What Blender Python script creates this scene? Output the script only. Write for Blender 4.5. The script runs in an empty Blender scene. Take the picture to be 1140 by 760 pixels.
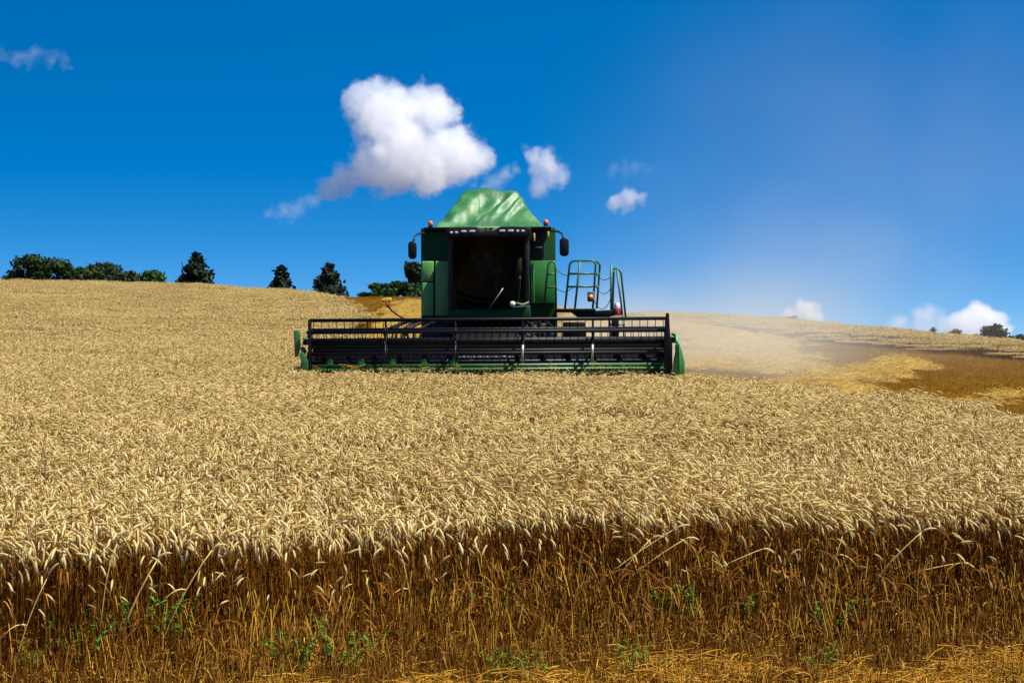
import bpy, bmesh, math, random
import numpy as np
from mathutils import Vector, Matrix

rng = np.random.default_rng(11)
random.seed(11)
S = bpy.context.scene
COL = S.collection
R = math.radians

# ------------------------------------------------------------------ camera
cam_d = bpy.data.cameras.new('camera')
cam = bpy.data.objects.new('camera', cam_d)
COL.objects.link(cam)
cam.location = (0, 0, 0)                      # eye level is z = 0
cam.rotation_euler = (R(90), 0, 0)
cam_d.sensor_width = 36
cam_d.lens = 54.13
cam_d.clip_start = 0.1
cam_d.clip_end = 20000
S.camera = cam

# ------------------------------------------------------------------ sun, sky, exposure
SUN = Vector((0.52, -0.17, 1.0)).normalized()
EL = math.asin(SUN.z)
sd = bpy.data.lights.new('sun', 'SUN')
sd.energy = 5.0
sd.angle = R(0.53)
sd.color = (1.0, 0.95, 0.86)
sun = bpy.data.objects.new('sun', sd)
COL.objects.link(sun)
sun.rotation_euler = SUN.to_track_quat('Z', 'Y').to_euler()
sun.location = (30, -10, 60)

W = bpy.data.worlds.new('World')
S.world = W
W.use_nodes = True
wn = W.node_tree
wn.nodes.clear()
tc = wn.nodes.new('ShaderNodeTexCoord')
mp = wn.nodes.new('ShaderNodeMapping')
mp.inputs['Location'].default_value = (0, 0, 0.10)
mp.inputs['Scale'].default_value = (1, 1, 2.6)
nm = wn.nodes.new('ShaderNodeVectorMath'); nm.operation = 'NORMALIZE'
sky = wn.nodes.new('ShaderNodeTexSky')
sky.sky_type = 'NISHITA'
sky.sun_disc = False
sky.sun_elevation = EL
sky.sun_rotation = math.atan2(SUN.x, SUN.y)
sky.altitude = 600
sky.air_density = 1.0
sky.dust_density = 0.9
sky.ozone_density = 4.0
hs = wn.nodes.new('ShaderNodeHueSaturation')
hs.inputs['Hue'].default_value = 0.499
hs.inputs['Saturation'].default_value = 1.46
hs.inputs['Value'].default_value = 1.0
bg = wn.nodes.new('ShaderNodeBackground')
bg.inputs['Strength'].default_value = 0.096
wo = wn.nodes.new('ShaderNodeOutputWorld')
for a, b in ((tc.outputs['Generated'], mp.inputs[0]), (mp.outputs[0], nm.inputs[0]), (nm.outputs[0], sky.inputs[0]),
             (sky.outputs[0], hs.inputs['Color']), (hs.outputs[0], bg.inputs[0]), (bg.outputs[0], wo.inputs[0])):
    wn.links.new(a, b)

S.view_settings.view_transform = 'Standard'
S.view_settings.look = 'None'
S.view_settings.exposure = 0.72
S.view_settings.gamma = 1.0
S.view_settings.use_curve_mapping = False
cy = S.cycles
cy.max_bounces = 16
cy.diffuse_bounces = 5
cy.glossy_bounces = 3
cy.transmission_bounces = 5
cy.transparent_max_bounces = 8
cy.volume_bounces = 14
cy.volume_step_rate = 1.0
cy.volume_max_steps = 256
cy.use_denoising = True
cy.caustics_reflective = False
cy.caustics_refractive = False

# ------------------------------------------------------------------ node helpers and materials
def new_mat(name):
    m = bpy.data.materials.new(name)
    m.use_nodes = True
    nt = m.node_tree
    bs = nt.nodes['Principled BSDF']
    return m, nt, bs

def node(nt, t, **kw):
    n = nt.nodes.new(t)
    for k, v in kw.items():
        setattr(n, k, v)
    return n

def ramp(nt, fac, stops):
    r = node(nt, 'ShaderNodeValToRGB')
    el = r.color_ramp.elements
    while len(el) < len(stops):
        el.new(0.5)
    for e, (p, c) in zip(el, stops):
        e.position = p
        e.color = (*c, 1)
    nt.links.new(fac, r.inputs[0])
    return r.outputs[0]

def noise(nt, scale, detail=4, rough=0.6, coord='Object', vec_scale=None):
    t = node(nt, 'ShaderNodeTexCoord')
    src = t.outputs[coord] if coord != 'Position' else node(nt, 'ShaderNodeNewGeometry').outputs['Position']
    if vec_scale:
        mpn = node(nt, 'ShaderNodeMapping')
        mpn.inputs['Scale'].default_value = vec_scale
        nt.links.new(src, mpn.inputs[0])
        src = mpn.outputs[0]
    n = node(nt, 'ShaderNodeTexNoise')
    n.inputs['Scale'].default_value = scale
    n.inputs['Detail'].default_value = detail
    n.inputs['Roughness'].default_value = rough
    nt.links.new(src, n.inputs['Vector'])
    return n.outputs['Fac']

def mix(nt, fac, a, b, mode='MIX'):
    m = node(nt, 'ShaderNodeMix', data_type='RGBA', blend_type=mode)
    for sock, v in ((m.inputs[0], fac), (m.inputs[6], a), (m.inputs[7], b)):
        if isinstance(v, (tuple, list)):
            sock.default_value = (*v, 1) if len(v) == 3 else v
        elif isinstance(v, (int, float)):
            sock.default_value = v
        else:
            nt.links.new(v, sock)
    return m.outputs[2]

def bump(nt, bs, h, strength=0.3, dist=0.01):
    b = node(nt, 'ShaderNodeBump')
    b.inputs['Strength'].default_value = strength
    b.inputs['Distance'].default_value = dist
    nt.links.new(h, b.inputs['Height'])
    nt.links.new(b.outputs[0], bs.inputs['Normal'])

def paint(name, col, rough=0.4, dust=0.35, dust_col=(0.36, 0.27, 0.16), metal=0.0, scale=2.2, spec=0.5):
    """Painted or moulded surface with field dust lying on it in patches."""
    m, nt, bs = new_mat(name)
    f = noise(nt, scale, 6, 0.7)
    f2 = noise(nt, scale * 9, 3, 0.6)
    k = ramp(nt, f, [(0.35, (0, 0, 0)), (0.72, (1, 1, 1))])
    kk = node(nt, 'ShaderNodeMath', operation='MULTIPLY'); nt.links.new(k, kk.inputs[0]); kk.inputs[1].default_value = dust
    ad = node(nt, 'ShaderNodeMath', operation='MULTIPLY_ADD'); nt.links.new(f2, ad.inputs[0]); ad.inputs[1].default_value = dust * 0.35
    nt.links.new(kk.outputs[0], ad.inputs[2])
    c = mix(nt, ad.outputs[0], col, dust_col)
    nt.links.new(c, bs.inputs['Base Color'])
    rr = node(nt, 'ShaderNodeMath', operation='MULTIPLY_ADD'); nt.links.new(ad.outputs[0], rr.inputs[0])
    rr.inputs[1].default_value = 0.6; rr.inputs[2].default_value = rough
    nt.links.new(rr.outputs[0], bs.inputs['Roughness'])
    bs.inputs['Metallic'].default_value = metal
    bs.inputs['Specular IOR Level'].default_value = spec
    bump(nt, bs, f2, 0.08, 0.01)
    return m

M = {}
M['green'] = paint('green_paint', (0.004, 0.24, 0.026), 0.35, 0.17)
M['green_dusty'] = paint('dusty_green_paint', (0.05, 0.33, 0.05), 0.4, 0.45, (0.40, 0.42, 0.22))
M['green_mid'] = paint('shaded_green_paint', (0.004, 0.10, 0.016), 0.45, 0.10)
M['green_dark'] = paint('dark_and_shaded_green', (0.003, 0.045, 0.008), 0.55, 0.015, spec=0.2)  # body colour darkened to carry the shade under the roof rim
M['rail'] = paint('rail_green_paint', (0.010, 0.11, 0.05), 0.4, 0.12)
M['black'] = paint('black_paint', (0.004, 0.004, 0.005), 0.5, 0.01, spec=0.22)
M['interior'] = paint('dark_interior', (0.006, 0.007, 0.007), 0.7, 0.0)
M['steel_dark'] = paint('dark_steel', (0.010, 0.010, 0.013), 0.5, 0.03, spec=0.3)
M['steel'] = paint('worn_steel', (0.30, 0.30, 0.30), 0.35, 0.25, metal=0.6)
M['rubber'] = paint('tyre_rubber', (0.010, 0.010, 0.010), 0.8, 0.10)
M['yellow'] = paint('yellow_paint', (0.65, 0.47, 0.02), 0.4, 0.15)
M['white'] = paint('white_plastic', (0.75, 0.75, 0.72), 0.35, 0.12)
M['grey'] = paint('grey_print', (0.22, 0.22, 0.22), 0.6, 0.1)
M['pale'] = paint('pale_green_plate', (0.36, 0.50, 0.25), 0.5, 0.25)
M['red'] = paint('red_plastic', (0.38, 0.02, 0.02), 0.35, 0.1)
M['orange'] = paint('orange_lens', (0.65, 0.12, 0.01), 0.2, 0.05)
M['lens'] = paint('lamp_lens', (0.62, 0.62, 0.62), 0.15, 0.05)
M['seat'] = paint('seat_fabric', (0.012, 0.015, 0.02), 0.8, 0.02)

def glass_mat():
    m = bpy.data.materials.new('tinted_glass')
    m.use_nodes = True
    nt = m.node_tree
    nt.nodes.remove(nt.nodes['Principled BSDF'])
    o = nt.nodes['Material Output']
    tr = node(nt, 'ShaderNodeBsdfTransparent'); tr.inputs[0].default_value = (0.27, 0.32, 0.30, 1)
    gl = node(nt, 'ShaderNodeBsdfGlossy'); gl.inputs['Roughness'].default_value = 0.03
    fr = node(nt, 'ShaderNodeFresnel'); fr.inputs[0].default_value = 1.2
    mx = node(nt, 'ShaderNodeMixShader')
    nt.links.new(fr.outputs[0], mx.inputs[0]); nt.links.new(tr.outputs[0], mx.inputs[1]); nt.links.new(gl.outputs[0], mx.inputs[2])
    nt.links.new(mx.outputs[0], o.inputs[0])
    return m
M['glass'] = glass_mat()

def tarp_mat():
    m, nt, bs = new_mat('tarpaulin_cloth')
    f = noise(nt, 1.6, 5, 0.65)
    c = ramp(nt, f, [(0.3, (0.008, 0.085, 0.022)), (0.5, (0.026, 0.14, 0.036)), (0.75, (0.12, 0.23, 0.075))])
    nt.links.new(c, bs.inputs['Base Color'])
    bs.inputs['Roughness'].default_value = 0.46
    bs.inputs['Specular IOR Level'].default_value = 0.4
    bump(nt, bs, noise(nt, 5, 4, 0.6), 0.35, 0.05)
    return m
M['tarp'] = tarp_mat()

def straw_mat(name, c_lo, c_mid, c_hi, trans=0.25, rough=0.55):
    """Dry plant matter: tone varies by stalk (attribute), by plant (instance) and over the field (noise)."""
    m, nt, bs = new_mat(name)
    at = node(nt, 'ShaderNodeAttribute'); at.attribute_name = 'tone'
    oi = node(nt, 'ShaderNodeObjectInfo')
    big = noise(nt, 0.22, 3, 0.6, 'Position')
    a = node(nt, 'ShaderNodeMath', operation='MULTIPLY_ADD'); nt.links.new(oi.outputs['Random'], a.inputs[0]); a.inputs[1].default_value = 0.18
    nt.links.new(at.outputs['Fac'], a.inputs[2])
    b = node(nt, 'ShaderNodeMath', operation='MULTIPLY_ADD'); nt.links.new(big, b.inputs[0]); b.inputs[1].default_value = 0.5
    nt.links.new(a.outputs[0], b.inputs[2])
    d = node(nt, 'ShaderNodeMath', operation='SUBTRACT'); nt.links.new(b.outputs[0], d.inputs[0]); d.inputs[1].default_value = 0.34
    c = ramp(nt, d.outputs[0], [(0.05, c_lo), (0.5, c_mid), (0.95, c_hi)])
    nt.links.new(c, bs.inputs['Base Color'])
    bs.inputs['Roughness'].default_value = rough
    bs.inputs['Specular IOR Level'].default_value = 0.12
    if trans:
        tl = node(nt, 'ShaderNodeBsdfTranslucent'); nt.links.new(c, tl.inputs[0])
        mx = node(nt, 'ShaderNodeMixShader'); mx.inputs[0].default_value = trans
        o = nt.nodes['Material Output']
        nt.links.new(bs.outputs[0], mx.inputs[1]); nt.links.new(tl.outputs[0], mx.inputs[2]); nt.links.new(mx.outputs[0], o.inputs[0])
    return m
M['ear'] = straw_mat('wheat_ear', (0.44, 0.30, 0.085), (0.75, 0.59, 0.24), (0.87, 0.74, 0.39), 0.42)
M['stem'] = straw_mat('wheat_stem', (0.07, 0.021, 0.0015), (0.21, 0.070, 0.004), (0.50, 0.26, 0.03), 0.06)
M['stubble'] = straw_mat('cut_straw', (0.26, 0.105, 0.005), (0.52, 0.26, 0.02), (0.72, 0.45, 0.07), 0.2)
M['foot'] = straw_mat('foot_straw', (0.035, 0.010, 0.001), (0.135, 0.044, 0.0025), (0.66, 0.37, 0.045), 0.08)  # straw colour darkened, partly for the shade at the wheat's foot
M['swath'] = straw_mat('loose_straw', (0.44, 0.25, 0.035), (0.66, 0.43, 0.085), (0.80, 0.60, 0.18), 0.15)

def leaf_mat(name, lo, hi, trans=0.2):
    m, nt, bs = new_mat(name)
    at = node(nt, 'ShaderNodeAttribute'); at.attribute_name = 'tone'
    c = ramp(nt, at.outputs['Fac'], [(0.0, lo), (1.0, hi)])
    nt.links.new(c, bs.inputs['Base Color'])
    bs.inputs['Roughness'].default_value = 0.7
    bs.inputs['Specular IOR Level'].default_value = 0.2
    tl = node(nt, 'ShaderNodeBsdfTranslucent'); nt.links.new(c, tl.inputs[0])
    mx = node(nt, 'ShaderNodeMixShader'); mx.inputs[0].default_value = trans
    o = nt.nodes['Material Output']
    nt.links.new(bs.outputs[0], mx.inputs[1]); nt.links.new(tl.outputs[0], mx.inputs[2]); nt.links.new(mx.outputs[0], o.inputs[0])
    return m
M['leaf_dark'] = leaf_mat('dark_foliage', (0.012, 0.026, 0.008), (0.045, 0.075, 0.018))
M['leaf_mid'] = leaf_mat('mid_foliage', (0.016, 0.045, 0.010), (0.055, 0.12, 0.022))
M['leaf_bright'] = leaf_mat('bright_foliage', (0.025, 0.07, 0.012), (0.08, 0.17, 0.03))
M['needle'] = leaf_mat('conifer_foliage', (0.008, 0.018, 0.010), (0.026, 0.045, 0.018), 0.1)
M['weed'] = leaf_mat('weed_foliage', (0.018, 0.055, 0.004), (0.14, 0.28, 0.018), 0.3)
M['bark'] = paint('bark', (0.09, 0.06, 0.04), 0.9, 0.1)

def ground_mat():
    m, nt, bs = new_mat('field_soil')
    n1 = noise(nt, 1.3, 8, 0.7, 'Position')
    n2 = noise(nt, 22, 5, 0.7, 'Position')
    n3 = noise(nt, 0.09, 4, 0.6, 'Position')
    c = ramp(nt, n1, [(0.3, (0.035, 0.013, 0.002)), (0.6, (0.08, 0.031, 0.004)), (0.8, (0.15, 0.066, 0.010))])
    st = ramp(nt, n2, [(0.5, (0, 0, 0)), (0.75, (1, 1, 1))])
    k = node(nt, 'ShaderNodeMath', operation='MULTIPLY'); nt.links.new(st, k.inputs[0]); k.inputs[1].default_value = 0.55
    c = mix(nt, k.outputs[0], c, (0.34, 0.19, 0.045))
    t = ramp(nt, n3, [(0.35, (0.75, 0.7, 0.65)), (0.65, (1.15, 1.1, 1.0))])
    c = mix(nt, 1.0, c, t, 'MULTIPLY')
    nt.links.new(c, bs.inputs['Base Color'])
    bs.inputs['Roughness'].default_value = 1.0
    bs.inputs['Specular IOR Level'].default_value = 0.03
    bump(nt, bs, n2, 0.7, 0.03)
    return m
M['soil'] = ground_mat()

# ------------------------------------------------------------------ terrain
PY = np.array([-3000, -80, -10, 0, 5, 9.5, 15, 20, 30, 40, 50, 60, 70, 80, 90, 95.])
PZ = np.array([-3.0, -2.0, -1.78, -1.82, -1.93, -1.97, -1.86, -1.68, -1.33, -.83, -.20, .52, 1.25, 1.96, 2.60, 2.88])
DX = np.array([-4000, -60, -30, -20, -14, -8, -5, 2, 9, 16, 25, 30, 60, 4000.])
DZ = np.array([-.5, -.30, -.10, .10, .38, .26, .30, .85, 1.6, 2.12, 3.25, 3.85, 6.6, 7.6])

def _slopes(X, Y):
    h = np.diff(X); d = np.diff(Y) / h
    m = np.zeros_like(Y)
    m[1:-1] = np.where(d[:-1] * d[1:] > 0, 2 * d[:-1] * d[1:] / (d[:-1] + d[1:] + 1e-12), 0)
    m[0], m[-1] = d[0], d[-1]
    return m
_MY, _MD = _slopes(PY, PZ), _slopes(DX, DZ)

def pchip(X, Y, Mm, q):
    q = np.clip(q, X[0], X[-1])
    i = np.clip(np.searchsorted(X, q) - 1, 0, len(X) - 2)
    h = X[i + 1] - X[i]; t = (q - X[i]) / h
    return ((2*t**3 - 3*t**2 + 1) * Y[i] + (t**3 - 2*t**2 + t) * h * Mm[i] + (-2*t**3 + 3*t**2) * Y[i+1] + (t**3 - t**2) * h * Mm[i+1])

def gz(x, y):
    """Ground height: a shallow verge, then a hill that climbs to a crest 95 m off and falls away to the right."""
    x = np.asarray(x, float); y = np.asarray(y, float)
    far = y > 95
    k = np.where(far, y / 95, 1.0)
    xx = x / k; yy = np.where(far, 95, y)
    f = np.clip((yy - 22) / 68, 0, 1.08) ** 1.1
    z = pchip(PY, PZ, _MY, yy) - pchip(DX, DZ, _MD, xx) * f
    z = np.where(far, z * k * (1 + 0.75 * (k - 1)) / k, z)
    rough = 0.02 * np.sin(x * 1.7 + 0.6 * np.sin(y * 0.9)) * np.sin(y * 1.3 + 0.5) * (np.abs(y) < 120)
    return z + rough

def g1(x, y):
    return float(gz(np.array([x]), np.array([y]))[0])

F = 1714.0
def at(u, v, Y):
    """Point at depth Y on the sight line through photograph position (u, v): used to read sizes off the photograph."""
    return Vector(((u - 570) / F * Y, Y, (380 - v) / F * Y))

# ------------------------------------------------------------------ object helpers
def props(o, label=None, cat=None, group=None, kind=None):
    for k, v in (('label', label), ('category', cat), ('group', group), ('kind', kind)):
        if v:
            o[k] = v
    return o

def empty(name, loc, rot=(0, 0, 0)):
    o = bpy.data.objects.new(name, None)
    o.location = loc
    o.rotation_euler = rot
    o.empty_display_size = 0.2
    COL.objects.link(o)
    return o

def mesh_from(name, verts, faces, mats, tone=None, midx=None, smooth=False):
    me = bpy.data.meshes.new(name)
    verts = np.asarray(verts, np.float32).reshape(-1, 3)
    me.vertices.add(len(verts)); me.vertices.foreach_set('co', verts.ravel())
    tot = np.fromiter((len(f) for f in faces), np.int32, len(faces))
    flat = np.fromiter((i for f in faces for i in f), np.int32, int(tot.sum()))
    me.loops.add(len(flat)); me.loops.foreach_set('vertex_index', flat)
    me.polygons.add(len(faces))
    st = np.concatenate(([0], np.cumsum(tot)[:-1])).astype(np.int32) if len(faces) else np.zeros(0, np.int32)
    me.polygons.foreach_set('loop_start', st)
    if midx is not None:
        me.polygons.foreach_set('material_index', np.asarray(midx, np.int32))
    if smooth:
        me.polygons.foreach_set('use_smooth', np.ones(len(faces), bool))
    if tone is not None:
        a = me.attributes.new('tone', 'FLOAT', 'POINT'); a.data.foreach_set('value', np.asarray(tone, np.float32))
    for m in mats:
        me.materials.append(m)
    me.update(calc_edges=True)
    me.validate()
    return me

class MB:
    """Collects boxes, tubes, prisms and lathes and links them as ONE mesh object."""
    def __init__(s):
        s.v = []; s.f = []; s.t = []; s.m = []
    def add(s, v, f, tone=0.5, mi=0):
        o = len(s.v)
        s.v.extend([tuple(p) for p in v]); s.f.extend([tuple(i + o for i in q) for q in f])
        s.t.extend([tone] * len(v)); s.m.extend([mi] * len(f))
        return s
    def box(s, x0, x1, y0, y1, z0, z1, mi=0):
        v = [(x0,y0,z0),(x1,y0,z0),(x1,y1,z0),(x0,y1,z0),(x0,y0,z1),(x1,y0,z1),(x1,y1,z1),(x0,y1,z1)]
        return s.add(v, [(0,3,2,1),(4,5,6,7),(0,1,5,4),(1,2,6,5),(2,3,7,6),(3,0,4,7)], mi=mi)
    def prism(s, poly, a0, a1, axis='y', mi=0):
        """poly: 2-D outline; extruded along axis from a0 to a1."""
        n = len(poly)
        def P(p, a):
            return {'x': (a, p[0], p[1]), 'y': (p[0], a, p[1]), 'z': (p[0], p[1], a)}[axis]
        v = [P(p, a0) for p in poly] + [P(p, a1) for p in poly]
        f = [tuple(range(n)), tuple(range(2*n-1, n-1, -1))] + [(i, n+i, n+(i+1) % n, (i+1) % n) for i in range(n)]
        return s.add(v, f, mi=mi)
    def tube(s, pts, r, n=8, tone=0.5, mi=0, cap=True):
        pts = [Vector(p) for p in pts]
        rr = r if isinstance(r, (list, tuple)) else [r] * len(pts)
        vs = []; prev = None
        for i, p in enumerate(pts):
            t = (pts[min(i+1, len(pts)-1)] - pts[max(i-1, 0)])
            t = t.normalized() if t.length > 1e-9 else Vector((0, 0, 1))
            if prev is None:
                ref = Vector((0, 0, 1)) if abs(t.z) < 0.9 else Vector((1, 0, 0))
                a = t.cross(ref).normalized()
            else:
                a = (prev - t * prev.dot(t)).normalized()
            prev = a; b = t.cross(a)
            for k in range(n):
                w = 2 * math.pi * k / n
                vs.append(p + (a * math.cos(w) + b * math.sin(w)) * rr[i])
        f = []
        for i in range(len(pts) - 1):
            for k in range(n):
                f.append((i*n+k, i*n+(k+1) % n, (i+1)*n+(k+1) % n, (i+1)*n+k))
        if cap:
            f.append(tuple(range(n-1, -1, -1))); f.append(tuple((len(pts)-1)*n + k for k in range(n)))
        return s.add(vs, f, tone, mi)
    def lathe(s, prof, c, axis='x', n=32, mi=0):
        """prof: (radius, along) pairs round the axis through c."""
        vs = []
        for r, a in prof:
            for k in range(n):
                w = 2 * math.pi * k / n; ca, sa = r * math.cos(w), r * math.sin(w)
                vs.append({'x': (c[0]+a, c[1]+ca, c[2]+sa), 'z': (c[0]+ca, c[1]+sa, c[2]+a), 'y': (c[0]+sa, c[1]+a, c[2]+ca)}[axis])
        f = []
        for i in range(len(prof)-1):
            for k in range(n):
                f.append((i*n+k, i*n+(k+1) % n, (i+1)*n+(k+1) % n, (i+1)*n+k))
        f.append(tuple(range(n-1, -1, -1))); f.append(tuple((len(prof)-1)*n+k for k in range(n)))
        return s.add(vs, f, mi=mi)
    def build(s, name, mats, parent=None, bevel=0.0, smooth=False, seg=2):
        if not isinstance(mats, (list, tuple)):
            mats = [mats]
        me = mesh_from(name, s.v, s.f, mats, s.t, s.m, smooth)
        bm = bmesh.new(); bm.from_mesh(me); bmesh.ops.recalc_face_normals(bm, faces=bm.faces); bm.to_mesh(me); bm.free()
        o = bpy.data.objects.new(name, me)
        COL.objects.link(o)
        if parent:
            o.parent = parent
        if bevel:
            b = o.modifiers.new('edge', 'BEVEL'); b.width = bevel; b.segments = seg; b.limit_method = 'ANGLE'; b.angle_limit = R(40)
        return o

def copy_tree(o, parent=None):
    c = o.copy(); COL.objects.link(c)
    c.parent = parent
    for ch in list(o.children):
        copy_tree(ch, c)
    return c

# ------------------------------------------------------------------ ground sheet
def build_ground():
    def axis(a, n, lim):
        t = np.linspace(-1, 1, n)
        return np.sign(t) * (np.sinh(np.abs(t) * a) / math.sinh(a)) * lim
    xs = axis(6.2, 261, 3000)
    ys = np.concatenate((-np.geomspace(2500, 6, 30), np.linspace(-5, 4, 10), np.arange(4.5, 24, 0.25), np.arange(24, 110, 1.0), np.geomspace(111, 6000, 60)))
    X, Y = np.meshgrid(xs, ys)
    Z = gz(X.ravel(), Y.ravel()).reshape(X.shape)
    near = (Y < 24) & (Y > 3) & (np.abs(X) < 14)
    Z = Z + near * rng.normal(0, 0.012, X.shape)
    nx, ny = len(xs), len(ys)
    V = np.stack((X, Y, Z), -1).reshape(-1, 3)
    i = np.arange(ny - 1)[:, None] * nx + np.arange(nx - 1)[None]
    i = i.ravel()
    faces = np.stack((i, i + 1, i + nx + 1, i + nx), -1).tolist()
    me = mesh_from('ground', V, faces, [M['soil']], smooth=True)
    o = bpy.data.objects.new('ground', me); COL.objects.link(o)
    props(o, 'brown soil of the hillside wheat field', None, None, 'structure')
    return o
build_ground()

# ------------------------------------------------------------------ where wheat stands, where it is cut
H_POLY = np.array([(-4.3, 30.2), (-4.9, 45), (-5.8, 58), (-6.6, 64), (-8.2, 73.5), (-10.9, 84), (-14, 95), (-19, 116), (7, 116), (8, 97), (9.3, 88),
                   (12, 80), (14.1, 66), (20, 58), (40, 48), (90, 40), (90, 4), (13.2, 4), (12.2, 9.2), (9.5, 14), (6.7, 20.2), (4.2, 27.3), (3.5, 30.2)])
def in_poly(x, y, P):
    inside = np.zeros(x.shape, bool)
    j = len(P) - 1
    for i in range(len(P)):
        xi, yi = P[i]; xj, yj = P[j]
        c = ((yi > y) != (yj > y)) & (x < (xj - xi) * (y - yi) / (yj - yi + 1e-12) + xi)
        inside ^= c
        j = i
    return inside
def edge_y(x):
    return np.interp(x, [-30, -8, -5.5, -3, -1.5, -0.3, 1.2, 3, 6, 12], [6.9, 8.3, 8.8, 9.4, 10.2, 11.1, 11.4, 11.3, 11.4, 11.2]) + 0.07 * np.sin(x * 5.1) + 0.05 * np.sin(x * 12.7 + 1)
def seen(x, y, k=1.15, m=1.6):
    return np.abs(x) < 0.3325 * y * k + m
def is_wheat(x, y):
    return (y > edge_y(x)) & ~in_poly(x, y, H_POLY)
def wobble(x, y):
    return x + 0.35 * np.sin(y * 0.8) + 0.2 * np.sin(y * 2.3 + 1), y + 0.4 * np.sin(x * 1.1 + 2)

# ------------------------------------------------------------------ stalk geometry
class PB:
    """Plant builder: quads and triangles with a tone per vertex and a material per face."""
    def __init__(s):
        s.v = []; s.f = []; s.t = []; s.m = []
    def tube(s, pts, rad, n, tone, mi):
        pts = np.asarray(pts, float)
        d = np.gradient(pts, axis=0); d /= np.linalg.norm(d, axis=1)[:, None] + 1e-9
        ref = np.array([0.31, 0.95, 0.05])
        a = np.cross(d, ref); a /= np.linalg.norm(a, axis=1)[:, None] + 1e-9
        b = np.cross(d, a)
        w = np.arange(n) * 2 * math.pi / n
        ring = pts[:, None] + (a[:, None] * np.cos(w)[None, :, None] + b[:, None] * np.sin(w)[None, :, None]) * np.asarray(rad)[:, None, None]
        o = len(s.v)
        s.v.extend(ring.reshape(-1, 3).tolist()); s.t.extend([tone] * (len(pts) * n))
        for i in range(len(pts) - 1):
            for k in range(n):
                s.f.append((o+i*n+k, o+i*n+(k+1) % n, o+(i+1)*n+(k+1) % n, o+(i+1)*n+k)); s.m.append(mi)
    def strip(s, pts, side, w, tone, mi):
        o = len(s.v)
        for p, ww in zip(pts, w):
            s.v.append((np.asarray(p) - side * ww).tolist()); s.v.append((np.asarray(p) + side * ww).tolist()); s.t += [tone, tone]
        for i in range(len(pts) - 1):
            s.f.append((o+2*i, o+2*i+1, o+2*i+3, o+2*i+2)); s.m.append(mi)
    def tri(s, a, b, c, tone, mi):
        o = len(s.v); s.v += [list(a), list(b), list(c)]; s.t += [tone] * 3; s.f.append((o, o+1, o+2)); s.m.append(mi)

def wind_azimuth(r):
    """Ears nod mostly to the right and a little towards the camera."""
    return R(-48) + r.normal(0, 0.85)

def plant(pb, r, bx, by, lod, stem=0, ear=1, h=None, bend=None, az=None, leaf=True):
    h = h or r.normal(0.70, 0.035)
    tone = float(np.clip(r.normal(0.5, 0.17), 0.05, 0.95))
    az = wind_azimuth(r) if az is None else az
    dx, dy = math.cos(az), math.sin(az)
    lean = abs(r.normal(0.05, 0.035))
    a0 = R(abs(r.normal(22, 10)))
    a1 = R(float(np.clip(r.normal(132, 26), 40, 175))) if bend is None else bend
    k = 7 if lod == 0 else 4
    neck, el = r.uniform(0.045, 0.085), r.normal(0.092, 0.011)
    pts = [(bx, by, -0.03), (bx + dx*lean*0.35, by + dy*lean*0.35, h*0.55), (bx + dx*lean, by + dy*lean, h)]
    q = np.array(pts[-1]); nk = 3 if lod == 0 else 2
    for i in range(nk):
        a = a0 + (a1 - a0) * 0.72 * (i + 1) / nk
        q = q + np.array([dx*math.sin(a), dy*math.sin(a), math.cos(a)]) * neck / nk
        pts.append(tuple(q))
    if lod == 0:
        pb.tube(pts, [0.0023, 0.0021, 0.0018] + [0.0014] * nk, 3, tone, stem)
    else:
        pb.tube(pts, [0.003, 0.0028, 0.0022] + [0.0018] * nk, 3, tone, stem)
    e = [q.copy()]; a = a0 + (a1 - a0) * 0.72
    for i in range(k):
        a += (a1 - a0) * 0.28 / k
        q = q + np.array([dx*math.sin(a), dy*math.sin(a), math.cos(a)]) * el / k
        e.append(q.copy())
    if lod == 0:
        prof = np.array([0.0025, 0.0062, 0.0056, 0.0070, 0.0060, 0.0066, 0.0050, 0.0018]) * r.uniform(0.98, 1.25)
        pb.tube(e, prof, 5, float(np.clip(tone + r.normal(0, 0.1), 0, 1)), ear)
        d = np.array([dx*math.sin(a), dy*math.sin(a), math.cos(a)])
        for j in range(11):
            st = e[1 + j % 6]; off = r.normal(0, 0.30, 3)
            tip = st + (d + off) / np.linalg.norm(d + off) * r.uniform(0.045, 0.085)
            sd_ = np.cross(d, off); sd_ /= np.linalg.norm(sd_) + 1e-9
            pb.tri(st + sd_ * 0.0010, st - sd_ * 0.0010, tip, tone, ear)
        if leaf and r.random() < 0.55:
            z0 = r.uniform(0.3, 0.62); la = r.uniform(0, 6.28); ln = r.uniform(0.10, 0.2)
            side = np.array([-math.sin(la), math.cos(la), 0.2])
            P = []
            for i in range(5):
                t = i / 4
                P.append((bx + math.cos(la)*ln*t*0.8, by + math.sin(la)*ln*t*0.8, z0 + ln*(0.6*t - 1.25*t*t)))
            pb.strip(P, side, [0.003, 0.0045, 0.004, 0.003, 0.0006], float(np.clip(tone - 0.1, 0, 1)), stem)
    else:
        prof = np.array([0.003, 0.0075, 0.0078, 0.0066, 0.002]) * r.uniform(0.98, 1.25)
        pb.tube(e, prof, 4, float(np.clip(tone + r.normal(0, 0.1), 0, 1)), ear)

def wheat_variants(count, lod, n, size):
    out = []
    for v in range(count):
        r = np.random.default_rng(100 + v + 50 * lod + int(size * 7))
        pb = PB()
        for i in range(n):
            bx, by = (0, 0) if n == 1 else r.uniform(-size/2, size/2, 2)
            plant(pb, r, bx, by, lod)
        out.append(pb)
    return out

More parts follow.
